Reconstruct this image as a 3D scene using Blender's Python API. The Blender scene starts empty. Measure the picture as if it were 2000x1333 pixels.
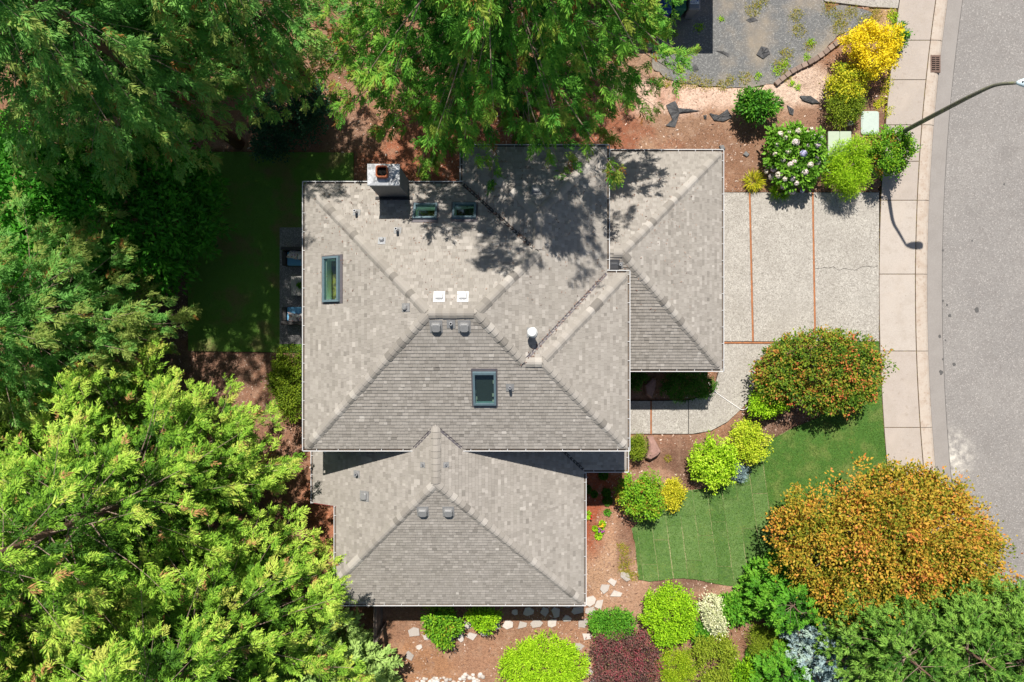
import bpy, bmesh, math, random
import numpy as np
from mathutils import Vector, Matrix

random.seed(7)
rng = np.random.default_rng(7)
SC = bpy.context.scene
COL = SC.collection
PX = 47.0          # ground pixels of the 2000 px photograph per metre
CAMH = 28.4        # drone height

# ------------------------------------------------------------------ camera, sky, sun, exposure
cam_d = bpy.data.cameras.new('Camera')
cam_d.sensor_width = 36.0
cam_d.lens = 18.0 / (1000.0 / PX / CAMH)
cam_d.clip_end = 2000.0
cam_o = bpy.data.objects.new('Camera', cam_d)
cam_o.location = (0, 0, CAMH)
COL.objects.link(cam_o)
SC.camera = cam_o

SUN_TRAVEL = Vector((0.075, -0.60, -1.0)).normalized()
SUN_EL = math.asin(-SUN_TRAVEL.z)
SUN_AZ = math.atan2(-SUN_TRAVEL.x, -SUN_TRAVEL.y)
world = bpy.data.worlds.new('World'); SC.world = world
world.use_nodes = True
wn = world.node_tree.nodes; wl = world.node_tree.links
sky = wn.new('ShaderNodeTexSky'); sky.sky_type = 'NISHITA'; sky.sun_disc = False
sky.sun_elevation = SUN_EL; sky.sun_rotation = SUN_AZ
wn['Background'].inputs['Strength'].default_value = 0.065
wl.new(sky.outputs[0], wn['Background'].inputs['Color'])
sun_d = bpy.data.lights.new('sun', 'SUN'); sun_d.energy = 5.0; sun_d.angle = math.radians(0.53)
sun_d.color = (1.0, 0.965, 0.90)
sun_o = bpy.data.objects.new('sun', sun_d); COL.objects.link(sun_o)
sun_o.rotation_euler = SUN_TRAVEL.to_track_quat('-Z', 'Y').to_euler()
sun_o.location = (0, 30, 60)
SC.view_settings.view_transform = 'Standard'
SC.view_settings.look = 'None'
SC.view_settings.exposure = 0.32
SC.view_settings.gamma = 1.0

# ------------------------------------------------------------------ helpers
def W(px, py, z=0.0):
    """photo pixel seen at height z -> world point"""
    k = 1.0 - z / CAMH
    return Vector(((px - 1000.0) / PX * k, -(py - 666.5) / PX * k, z))

def G(px, py, z=0.0):
    """ground-plan pixel (offset from the photo's centre, ground scale) -> world point"""
    return Vector((px / PX, -py / PX, z))

def tag(o, label=None, cat=None, group=None, kind=None):
    if label: o['label'] = label
    if cat: o['category'] = cat
    if group: o['group'] = group
    if kind: o['kind'] = kind
    return o

def empty(name, loc=(0, 0, 0), label=None, cat=None, group=None):
    o = bpy.data.objects.new(name, None); o.location = loc; COL.objects.link(o)
    o.empty_display_size = 0.2
    return tag(o, label, cat, group)

def link_mesh(name, me, mat=None, parent=None, kind=None):
    if mat is not None and len(me.materials) == 0: me.materials.append(mat)
    o = bpy.data.objects.new(name, me); COL.objects.link(o)
    if parent is not None:
        o.parent = parent
        o.matrix_parent_inverse = Matrix.Identity(4)
    if kind: o['kind'] = kind
    return o

class MB:
    """mesh builder in world (or local) coordinates"""
    def __init__(s): s.v = []; s.f = []; s.t = []
    def add(s, vs, fs, t=0.5):
        b = len(s.v); s.v += [tuple(p) for p in vs]
        for f in fs: s.f.append([b + i for i in f]); s.t.append(t)
        return s
    def box(s, x0, x1, y0, y1, z0, z1, M=None, t=0.5):
        vs = [Vector(p) for p in ((x0,y0,z0),(x1,y0,z0),(x1,y1,z0),(x0,y1,z0),(x0,y0,z1),(x1,y0,z1),(x1,y1,z1),(x0,y1,z1))]
        if M is not None: vs = [M @ p for p in vs]
        return s.add(vs, [(0,3,2,1),(4,5,6,7),(0,1,5,4),(1,2,6,5),(2,3,7,6),(3,0,4,7)], t)
    def bbox(s, x0, x1, y0, y1, z0, z1, c, M=None, t=0.5):
        """box with chamfered upright edges and top edge"""
        def ring(d, z): return [(x0+c,y0+d,z),(x1-c,y0+d,z),(x1-d,y0+c,z),(x1-d,y1-c,z),(x1-c,y1-d,z),(x0+c,y1-d,z),(x0+d,y1-c,z),(x0+d,y0+c,z)]
        return s.loft([ring(0,z0), ring(0,z1-c*.6), ring(c*.6,z1)], M, t)
    def loft(s, rings, M=None, t=0.5, caps=True):
        n = len(rings[0]); vs = [Vector(p) for r in rings for p in r]
        if M is not None: vs = [M @ p for p in vs]
        fs = []
        for i in range(len(rings)-1):
            for j in range(n):
                a, b = i*n+j, i*n+(j+1)%n
                fs.append((a, b, b+n, a+n))
        if caps:
            fs.append(tuple(range(n-1,-1,-1))); fs.append(tuple(range((len(rings)-1)*n, len(rings)*n)))
        return s.add(vs, fs, t)
    def prism(s, pts, z0, z1, t=0.5):
        n = len(pts)
        a = sum(pts[i][0]*pts[(i+1)%n][1]-pts[(i+1)%n][0]*pts[i][1] for i in range(n))
        if a < 0: pts = pts[::-1]
        return s.loft([[(p[0],p[1],z0) for p in pts], [(p[0],p[1],z1) for p in pts]], t=t)
    def tube(s, path, rad, n=6, t=0.5, caps=True):
        path = [Vector(p) for p in path]
        rads = rad if isinstance(rad, (list, tuple)) else [rad]*len(path)
        rings = []; prev = None
        for i, p in enumerate(path):
            d = (path[min(i+1,len(path)-1)] - path[max(i-1,0)]).normalized()
            if prev is None:
                a = Vector((0,0,1)) if abs(d.z) < .9 else Vector((1,0,0))
                prev = d.cross(a).normalized()
            u = (prev - d*prev.dot(d)).normalized(); prev = u; w = d.cross(u)
            rings.append([p + (u*math.cos(2*math.pi*j/n) + w*math.sin(2*math.pi*j/n))*rads[i] for j in range(n)])
        return s.loft(rings, t=t, caps=caps)
    def build(s, name, mat, parent=None, smooth=False, kind=None):
        me = bpy.data.meshes.new(name); me.from_pydata(s.v, [], s.f)
        at = me.attributes.new('tint', 'FLOAT', 'FACE'); at.data.foreach_set('value', np.array(s.t, dtype=np.float32))
        if smooth: me.polygons.foreach_set('use_smooth', [True]*len(me.polygons))
        me.update()
        return link_mesh(name, me, mat, parent, kind)

def rel(parent_loc):
    return Matrix.Translation(-Vector(parent_loc))

# value noise for geometry
_perm = rng.random((64, 64))
def vnoise(x, y):
    x = np.asarray(x, float); y = np.asarray(y, float)
    xi = np.floor(x).astype(int); yi = np.floor(y).astype(int); fx = x-xi; fy = y-yi
    fx = fx*fx*(3-2*fx); fy = fy*fy*(3-2*fy)
    g = lambda a, b: _perm[a % 64, b % 64]
    return (g(xi,yi)*(1-fx)+g(xi+1,yi)*fx)*(1-fy)+(g(xi,yi+1)*(1-fx)+g(xi+1,yi+1)*fx)*fy
def fbm(x, y, o=4):
    s = 0; a = .5
    for i in range(o): s = s+a*vnoise(np.asarray(x)*2**i+i*17.3, np.asarray(y)*2**i+i*9.1); a *= .5
    return s/(1-.5**o)

def inpoly(x, y, poly):
    x = np.asarray(x); y = np.asarray(y); ins = np.zeros(x.shape, bool); n = len(poly)
    for i in range(n):
        x0,y0 = poly[i][0],poly[i][1]; x1,y1 = poly[(i+1)%n][0],poly[(i+1)%n][1]
        if y0 == y1: continue
        c = ((y0 > y) != (y1 > y)) & (x < (x1-x0)*(y-y0)/(y1-y0)+x0)
        ins ^= c
    return ins

def clip(poly, a, b, c):
    """keep a*x+b*y+c >= 0"""
    out = []; n = len(poly)
    for i in range(n):
        p, q = poly[i], poly[(i+1)%n]
        dp = a*p[0]+b*p[1]+c; dq = a*q[0]+b*q[1]+c
        if dp >= 0: out.append(p)
        if (dp >= 0) != (dq >= 0):
            u = dp/(dp-dq); out.append((p[0]+(q[0]-p[0])*u, p[1]+(q[1]-p[1])*u))
    return out
def parea(p):
    return .5*sum(p[i][0]*p[(i+1)%len(p)][1]-p[(i+1)%len(p)][0]*p[i][1] for i in range(len(p)))

def smooth_poly(pts, n=4):
    """closed Catmull-Rom through pts"""
    out = []; m = len(pts)
    for i in range(m):
        p0,p1,p2,p3 = [Vector(pts[(i+k-1)%m][:2]) for k in range(4)]
        for j in range(n):
            u = j/n
            q = .5*((2*p1)+(p2-p0)*u+(2*p0-5*p1+4*p2-p3)*u*u+(3*p1-p0-3*p2+p3)*u**3)
            out.append((q.x, q.y))
    return out
def spath(pts, n=6):
    pts = [Vector(p) for p in pts]; out = []
    for i in range(len(pts)-1):
        p0 = pts[max(i-1,0)]; p1 = pts[i]; p2 = pts[i+1]; p3 = pts[min(i+2,len(pts)-1)]
        for j in range(n):
            u = j/n
            out.append(.5*((2*p1)+(p2-p0)*u+(2*p0-5*p1+4*p2-p3)*u*u+(3*p1-p0-3*p2+p3)*u**3))
    return out+[pts[-1]]
def rough_edge(pts, amp=.04, step=.12):
    out = []
    n = len(pts)
    for i in range(n):
        a = Vector(pts[i][:2]); b = Vector(pts[(i+1)%n][:2]); L = (b-a).length; m = max(1, int(L/step))
        for j in range(m):
            p = a.lerp(b, j/m)
            out.append((p.x+(float(fbm(p.x*3,p.y*3))-.5)*2*amp, p.y+(float(fbm(p.x*3+50,p.y*3))-.5)*2*amp))
    return out

# ------------------------------------------------------------------ materials
def nodes(name):
    m = bpy.data.materials.new(name); m.use_nodes = True
    return m, m.node_tree.nodes, m.node_tree.links, m.node_tree.nodes['Principled BSDF']
def lerp_mix(N, L, fac, a, b):
    mx = N.new('ShaderNodeMix'); mx.data_type = 'RGBA'
    if isinstance(fac, float): mx.inputs[0].default_value = fac
    else: L.new(fac, mx.inputs[0])
    for s, v in ((mx.inputs[6], a), (mx.inputs[7], b)):
        if isinstance(v, tuple): s.default_value = (*v[:3], 1)
        else: L.new(v, s)
    return mx.outputs[2]
def noise_fac(N, L, scale, lo, hi, detail=5, kind='noise', rough=.55, coord=None):
    if coord is None:
        g = N.new('ShaderNodeNewGeometry'); coord = g.outputs['Position']
    if kind == 'voronoi':
        t = N.new('ShaderNodeTexVoronoi'); t.inputs['Scale'].default_value = scale; L.new(coord, t.inputs['Vector'])
        sep = N.new('ShaderNodeSeparateColor'); L.new(t.outputs['Color'], sep.inputs[0]); o = sep.outputs[0]
    else:
        t = N.new('ShaderNodeTexNoise'); t.inputs['Scale'].default_value = scale; t.inputs['Detail'].default_value = detail
        t.inputs['Roughness'].default_value = rough; L.new(coord, t.inputs['Vector']); o = t.outputs['Fac']
    r = N.new('ShaderNodeMapRange'); r.inputs[1].default_value = lo; r.inputs[2].default_value = hi
    L.new(o, r.inputs[0])
    return r.outputs[0]
def surf(name, base, layers=(), rough=.9, bump=None, metal=0.0, spec=.3, attr=None):
    """base colour + noise layers (scale, lo, hi, colour, strength, kind)"""
    m, N, L, b = nodes(name)
    cur = base
    if attr:
        a = N.new('ShaderNodeAttribute'); a.attribute_name = attr; cur = a.outputs['Color']
    for ly in layers:
        sc, lo, hi, colr = ly[:4]; st = ly[4] if len(ly) > 4 else 1.0; kd = ly[5] if len(ly) > 5 else 'noise'
        f = noise_fac(N, L, sc, lo, hi, kind=kd)
        if st != 1.0:
            mu = N.new('ShaderNodeMath'); mu.operation = 'MULTIPLY'; mu.inputs[1].default_value = st; L.new(f, mu.inputs[0]); f = mu.outputs[0]
        cur = lerp_mix(N, L, f, cur, colr)
    if isinstance(cur, tuple): b.inputs['Base Color'].default_value = (*cur[:3], 1)
    else: L.new(cur, b.inputs['Base Color'])
    b.inputs['Roughness'].default_value = rough; b.inputs['Metallic'].default_value = metal
    b.inputs['Specular IOR Level'].default_value = spec
    if bump:
        g = N.new('ShaderNodeNewGeometry')
        t = N.new('ShaderNodeTexNoise'); t.inputs['Scale'].default_value = bump[0]; t.inputs['Detail'].default_value = 6
        L.new(g.outputs['Position'], t.inputs['Vector'])
        bp = N.new('ShaderNodeBump'); bp.inputs['Strength'].default_value = bump[1]; bp.inputs['Distance'].default_value = bump[2]
        L.new(t.outputs['Fac'], bp.inputs['Height']); L.new(bp.outputs[0], b.inputs['Normal'])
    return m
def tinted(name, stops, rough=.9, layers=(), spec=.3, bump=None):
    """colour from the per-face 'tint' value through a ramp"""
    m, N, L, b = nodes(name)
    a = N.new('ShaderNodeAttribute'); a.attribute_name = 'tint'
    r = N.new('ShaderNodeValToRGB'); cr = r.color_ramp
    while len(cr.elements) < len(stops): cr.elements.new(.5)
    for e, (p, c) in zip(cr.elements, stops): e.position = p; e.color = (*c, 1)
    L.new(a.outputs['Fac'], r.inputs[0]); cur = r.outputs[0]
    for ly in layers:
        f = noise_fac(N, L, ly[0], ly[1], ly[2], kind=ly[5] if len(ly) > 5 else 'noise')
        mu = N.new('ShaderNodeMath'); mu.operation = 'MULTIPLY'; mu.inputs[1].default_value = ly[4]; L.new(f, mu.inputs[0])
        cur = lerp_mix(N, L, mu.outputs[0], cur, ly[3])
    L.new(cur, b.inputs['Base Color']); b.inputs['Roughness'].default_value = rough
    b.inputs['Specular IOR Level'].default_value = spec
    if bump:
        g = N.new('ShaderNodeNewGeometry')
        t = N.new('ShaderNodeTexNoise'); t.inputs['Scale'].default_value = bump[0]; t.inputs['Detail'].default_value = 6
        L.new(g.outputs['Position'], t.inputs['Vector'])
        bp = N.new('ShaderNodeBump'); bp.inputs['Strength'].default_value = bump[1]; bp.inputs['Distance'].default_value = bump[2]
        L.new(t.outputs['Fac'], bp.inputs['Height']); L.new(bp.outputs[0], b.inputs['Normal'])
    return m
def leafmat(name, cols, trans=.13, rough=.5):
    m, N, L, b = nodes(name)
    a = N.new('ShaderNodeAttribute'); a.attribute_name = 'tint'
    r = N.new('ShaderNodeValToRGB'); cr = r.color_ramp
    n = len(cols)
    while len(cr.elements) < n: cr.elements.new(.5)
    cols = [(min(.88,r_*1.15), min(.86,g_*1.20), b_*.8) if g_ > r_*1.02 and b_ < r_*1.3 else (min(.9,r_*1.08), min(.86,g_*1.08), b_*.8 if b_ < r_ else b_) for r_,g_,b_ in cols]
    for i, (e, c) in enumerate(zip(cr.elements, cols)): e.position = i/(n-1); e.color = (*c, 1)
    L.new(a.outputs['Fac'], r.inputs[0]); L.new(r.outputs[0], b.inputs['Base Color'])
    b.inputs['Roughness'].default_value = rough; b.inputs['Specular IOR Level'].default_value = .10
    tr = N.new('ShaderNodeBsdfTranslucent'); L.new(r.outputs[0], tr.inputs['Color'])
    mx = N.new('ShaderNodeMixShader'); mx.inputs[0].default_value = trans
    L.new(b.outputs[0], mx.inputs[1]); L.new(tr.outputs[0], mx.inputs[2])
    L.new(mx.outputs[0], N['Material Output'].inputs['Surface'])
    return m
def plain(name, c, rough=.5, metal=0., spec=.5):
    return surf(name, c, (), rough, None, metal, spec)

MAT = dict(
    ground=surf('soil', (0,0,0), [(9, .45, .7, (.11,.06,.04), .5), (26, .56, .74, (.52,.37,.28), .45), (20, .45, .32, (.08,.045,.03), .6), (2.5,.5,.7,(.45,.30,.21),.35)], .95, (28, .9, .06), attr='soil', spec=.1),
    aggregate=surf('exposed_aggregate', (.345,.312,.27), [(24,.55,.95,(.60,.56,.49),.55,'voronoi'),(21,.42,.0,(.15,.132,.11),.6,'voronoi'),(50,.6,.95,(.66,.62,.55),.55,'voronoi'),(1.1,.42,.7,(.27,.24,.205),.4),(.45,.5,.7,(.41,.375,.33),.35),(6,.62,.74,(.17,.15,.125),.3)], .85, (60,.5,.015)),
    patio=surf('patio_gravel', (.34,.32,.31), [(40, .55, .95, (.6,.58,.56), .7, 'voronoi'), (37, 0., .45, (.12,.11,.11), .7, 'voronoi')], .9, (60,.6,.02)),
    concrete=tinted('sidewalk_concrete', [(0,(.37,.315,.27)),(.5,(.44,.375,.325)),(1,(.47,.41,.355))], .85, [(2.2,.45,.7,(.36,.30,.245),.45),(22,.42,.7,(.33,.28,.235),.4),(30,.55,.75,(.58,.52,.46),.35),(.9,.5,.72,(.50,.42,.35),.4),(7,.6,.72,(.26,.20,.155),.35)], bump=(40,.3,.008)),
    kerb=surf('kerb_concrete', (.47,.395,.325), [(3,.45,.68,(.36,.26,.19),.55),(24,.45,.75,(.56,.49,.42),.45),(9,.56,.7,(.27,.17,.11),.5)], .9, (50,.3,.008)),
    gutterpan=surf('gutter_pan_concrete', (.285,.257,.235), [(1.5,.4,.7,(.235,.21,.19),.6),(22,.45,.75,(.36,.33,.30),.45)], .85, (50,.2,.005)),
    asphalt=surf('asphalt', (.222,.204,.190), [(.3,.42,.66,(.285,.262,.24),.7),(24,.38,.68,(.31,.287,.266),.55),(17,.48,.35,(.15,.133,.12),.5),(2.2,.45,.75,(.20,.178,.163),.45),(30,.82,.98,(.46,.42,.385),.6,'voronoi'),(.8,.60,.72,(.18,.163,.15),.4)], .82, (40,.6,.015)),
    joint=surf('expansion_joint_wood', (.40,.155,.065), [(7,.4,.65,(.22,.10,.055),.7),(30,.5,.7,(.5,.25,.13),.5)], .9, spec=.1),
    dark=plain('dark_joint', (.04,.035,.03), .95, spec=.05),
    gravel=surf('grey_gravel', (.25,.245,.235), [(30,.52,.95,(.42,.41,.39),.7,'voronoi'),(28,0.,.4,(.11,.11,.11),.7,'voronoi'),(.55,.47,.68,(.36,.29,.21),.75),(.9,.55,.75,(.15,.15,.15),.55)], .95, (50,.8,.03), spec=.1),
    lawn=surf('lawn_turf', (.085,.20,.035), [(1.4,.48,.66,(.24,.28,.08),.75),(14,.4,.7,(.035,.085,.02),.6),(90,.45,.8,(.15,.21,.06),.6)], .95, (110,.8,.04), spec=.1),
    sod=surf('sod_turf', (.10,.205,.04), [(1.7,.46,.68,(.21,.29,.09),.75),(12,.4,.7,(.035,.085,.03),.6),(90,.45,.8,(.12,.19,.085),.6)], .95, (110,.8,.04), spec=.1),
    backlawn=surf('shaded_lawn_turf', (.17,.33,.06), [(.9,.50,.62,(.30,.21,.11),.75),(1.7,.4,.7,(.15,.30,.04),.5),(80,.45,.8,(.03,.07,.015),.6)], .95, (100,.8,.04), spec=.1),
    straw=surf('dry_seam_soil', (.34,.34,.16), [(20,.4,.7,(.18,.13,.07),.6)], .95),
    shingle=tinted('asphalt_shingle', [(0,(.19,.170,.148)),(.35,(.355,.318,.277)),(.7,(.50,.452,.40)),(1,(.71,.65,.58))], .92, [(130,.5,.8,(.5,.47,.42),.35),(110,.25,.45,(.14,.125,.11),.35),(.55,.45,.7,(.30,.27,.23),.3),(2.4,.55,.75,(.27,.255,.215),.22)], spec=.15),
    deck=plain('roof_felt', (.05,.047,.043), .95, spec=.1),
    gutter=surf('white_gutter_paint', (.66,.65,.64), [(6,.5,.75,(.55,.53,.5),.4)], .45),
    gutter_in=surf('gutter_debris', (.12,.10,.085), [(25,.5,.7,(.30,.2,.12),.6)], .9),
    fascia=surf('dark_red_fascia', (.20,.045,.04), [(9,.4,.7,(.14,.035,.03),.5)], .6),
    soffit=plain('soffit', (.32,.26,.22), .8),
    wall=surf('tan_lap_siding', (.36,.30,.24), [(3,.4,.7,(.30,.25,.2),.5)], .8),
    trim=plain('white_trim', (.72,.71,.68), .5),
    glassdark=plain('window_glass', (.03,.035,.04), .08),
    chim=surf('chimney_siding', (.19,.185,.18), [(12,.4,.7,(.12,.118,.115),.6),(60,.5,.8,(.28,.27,.26),.4)], .85),
    chimcap=surf('mortar_crown', (.50,.50,.51), [(5,.48,.58,(.22,.22,.22),.75),(11,.56,.66,(.80,.79,.78),.8)], .8, (25,.5,.02)),
    flue=surf('clay_flue', (.42,.13,.06), [(14,.4,.7,(.30,.09,.045),.6)], .8),
    holedark=plain('hole_darkness', (.012,.011,.01), .98, spec=.05),  # near-black paint for the darkness inside holes
    skyframe=surf('teal_skylight_metal', (.13,.19,.215), [(8,.4,.7,(.10,.145,.165),.6)], .4),
    shaft=plain('mint_shaft_wall', (.84,.96,.90), .6),
    shaftend=surf('dim_room_paint', (.10,.065,.02), [(4,.5,.62,(.35,.26,.05),.8)], .8),  # dark brown and gold stand for the dim room and its reflections
    valley=surf('valley_metal', (.17,.15,.16), [(9,.4,.7,(.11,.10,.105),.5)], .5, metal=.3),
    valleydark=surf('dark_valley_metal', (.045,.043,.045), [(9,.4,.7,(.07,.065,.06),.5)], .6),
    ventgrey=surf('grey_roof_vent', (.27,.265,.26), [(15,.4,.7,(.20,.195,.19),.5)], .5),
    ventwhite=plain('white_roof_vent', (.72,.71,.69), .4),
    ventdark=plain('dark_roof_vent', (.075,.075,.08), .35),
    pipe=surf('galvanised_pipe', (.45,.45,.46), [(20,.4,.7,(.3,.3,.31),.5)], .4, metal=.6),
    bark=surf('cedar_bark', (.20,.115,.08), [(14,.4,.7,(.11,.065,.045),.7)], .95, (30,.8,.03)),
    twig=surf('pale_twig', (.36,.26,.20), [(14,.4,.7,(.22,.14,.10),.7)], .95),
    stone=tinted('flagstone', [(0,(.33,.285,.25)),(1,(.58,.51,.45))], .85, [(7,.4,.7,(.42,.37,.33),.5),(40,.5,.8,(.7,.65,.6),.4)], bump=(20,.4,.02)),
    boulder=surf('pink_boulder', (.36,.21,.17), [(6,.4,.7,(.24,.13,.105),.6),(25,.5,.8,(.46,.30,.25),.5)], .85, (12,.6,.04)),
    block=tinted('retaining_block', [(0,(.21,.15,.12)),(1,(.34,.25,.20))], .9, [(30,.4,.7,(.17,.12,.10),.5)], bump=(40,.5,.02)),
    fabric=surf('landscape_fabric', (.05,.05,.052), [(12,.45,.7,(.11,.10,.095),.6)], .6),
    vault=surf('pale_green_vault_lid', (.46,.53,.47), [(7,.45,.75,(.36,.42,.37),.5),(40,.5,.8,(.55,.6,.55),.4)], .7),
    cabinet=surf('pale_green_cabinet', (.42,.48,.36), [(5,.45,.75,(.34,.39,.29),.5)], .5),
    cabinetside=plain('olive_cabinet_side', (.16,.17,.11), .6),
    iron=plain('cast_iron', (.03,.024,.022), .6, .6),
    ironrust=surf('rusty_iron', (.20,.13,.10), [(20,.4,.7,(.10,.06,.05),.7)], .8),
    pole=surf('mossy_aluminium_pole', (.155,.148,.115), [(6,.5,.62,(.28,.29,.14),.6),(25,.55,.7,(.40,.38,.30),.5)], .75),
    lamphead=plain('pale_lamp_head', (.62,.74,.78), .4),
    wicker=surf('dark_wicker', (.075,.068,.066), [(60,.4,.7,(.03,.028,.027),.7)], .8, (70,.8,.02)),
    cushion=surf('blue_cushion', (.16,.40,.62), [(5,.4,.7,(.13,.34,.55),.5)], .9),
    pillow=surf('patterned_pillow', (.72,.68,.64), [(17,.56,.60,(.45,.10,.09)),(21,.60,.64,(.12,.16,.28)),(13,.62,.66,(.50,.30,.10))], .9),
    tabletop=surf('weathered_table_top', (.40,.38,.35), [(9,.4,.7,(.33,.31,.285),.6)], .7),
    sofawood=surf('stained_wood', (.24,.10,.05), [(12,.4,.7,(.15,.06,.03),.6)], .6),
    fence=tinted('weathered_cedar_plank', [(0,(.12,.095,.08)),(1,(.24,.19,.155))], .9, [(12,.4,.7,(.10,.08,.065),.5)]),
    binblue=plain('blue_bin_plastic', (.015,.075,.32), .45),
    bingreen=plain('green_bin_plastic', (.015,.15,.09), .45),
    bingrey=plain('grey_bin_plastic', (.20,.215,.25), .45),
    black=plain('black_plastic', (.02,.02,.02), .6),
    paper=plain('white_sticker', (.8,.8,.8), .6),
    hose=plain('white_hose', (.82,.79,.76), .5),
    pot=plain('planter', (.12,.1,.08), .7),
    rock=tinted('river_rock', [(0,(.38,.33,.29)),(.5,(.55,.48,.42)),(1,(.72,.66,.6))], .8, [(9,.4,.7,(.4,.35,.3),.4)]),
    chip=tinted('bark_chip', [(0,(.10,.05,.035)),(.4,(.28,.16,.11)),(.8,(.55,.40,.31)),(1,(.75,.62,.52))], .95),
    roofn=surf('neighbour_shingle', (.2,.19,.18), [(12,.4,.7,(.14,.13,.12),.6)], .9),
)
# clear mint-tinted pane: see-through with a mirror film
gm, gN, gL, gb = nodes('skylight_glass')
gt = gN.new('ShaderNodeBsdfTransparent'); gt.inputs[0].default_value = (.84, .95, .90, 1)
gg = gN.new('ShaderNodeBsdfGlossy'); gg.inputs['Roughness'].default_value = .02
gx = gN.new('ShaderNodeMixShader'); gx.inputs[0].default_value = .07
gL.new(gt.outputs[0], gx.inputs[1]); gL.new(gg.outputs[0], gx.inputs[2]); gL.new(gx.outputs[0], gN['Material Output'].inputs['Surface'])
MAT['glass'] = gm
# each sod piece its own shade of green
sm = MAT['sod']; sN, sL = sm.node_tree.nodes, sm.node_tree.links; sb_ = sN['Principled BSDF']
so_ = sb_.inputs['Base Color'].links[0].from_socket; oi_ = sN.new('ShaderNodeObjectInfo'); om_ = sN.new('ShaderNodeMath'); om_.operation = 'MULTIPLY'; om_.inputs[1].default_value = .5; sL.new(oi_.outputs['Random'], om_.inputs[0])
sL.new(lerp_mix(sN, sL, om_.outputs[0], so_, (.20,.31,.10)), sb_.inputs['Base Color'])
# pale powdery spill on the asphalt near the lower sidewalk
am = MAT['asphalt']; aN, aL = am.node_tree.nodes, am.node_tree.links; ab = aN['Principled BSDF']
old = ab.inputs['Base Color'].links[0].from_socket
gpos = aN.new('ShaderNodeNewGeometry'); dv = aN.new('ShaderNodeVectorMath'); dv.operation = 'DISTANCE'; dv.inputs[1].default_value = tuple(W(1850,890,-.05)); aL.new(gpos.outputs['Position'], dv.inputs[0])
dr_ = aN.new('ShaderNodeMapRange'); dr_.inputs[1].default_value = 1.3; dr_.inputs[2].default_value = .1; aL.new(dv.outputs['Value'], dr_.inputs[0])
nf = noise_fac(aN, aL, 4, .38, .7); mu_ = aN.new('ShaderNodeMath'); mu_.operation = 'MULTIPLY'; aL.new(dr_.outputs[0], mu_.inputs[0]); aL.new(nf, mu_.inputs[1])
aL.new(lerp_mix(aN, aL, mu_.outputs[0], old, (.80,.74,.64)), ab.inputs['Base Color'])

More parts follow.
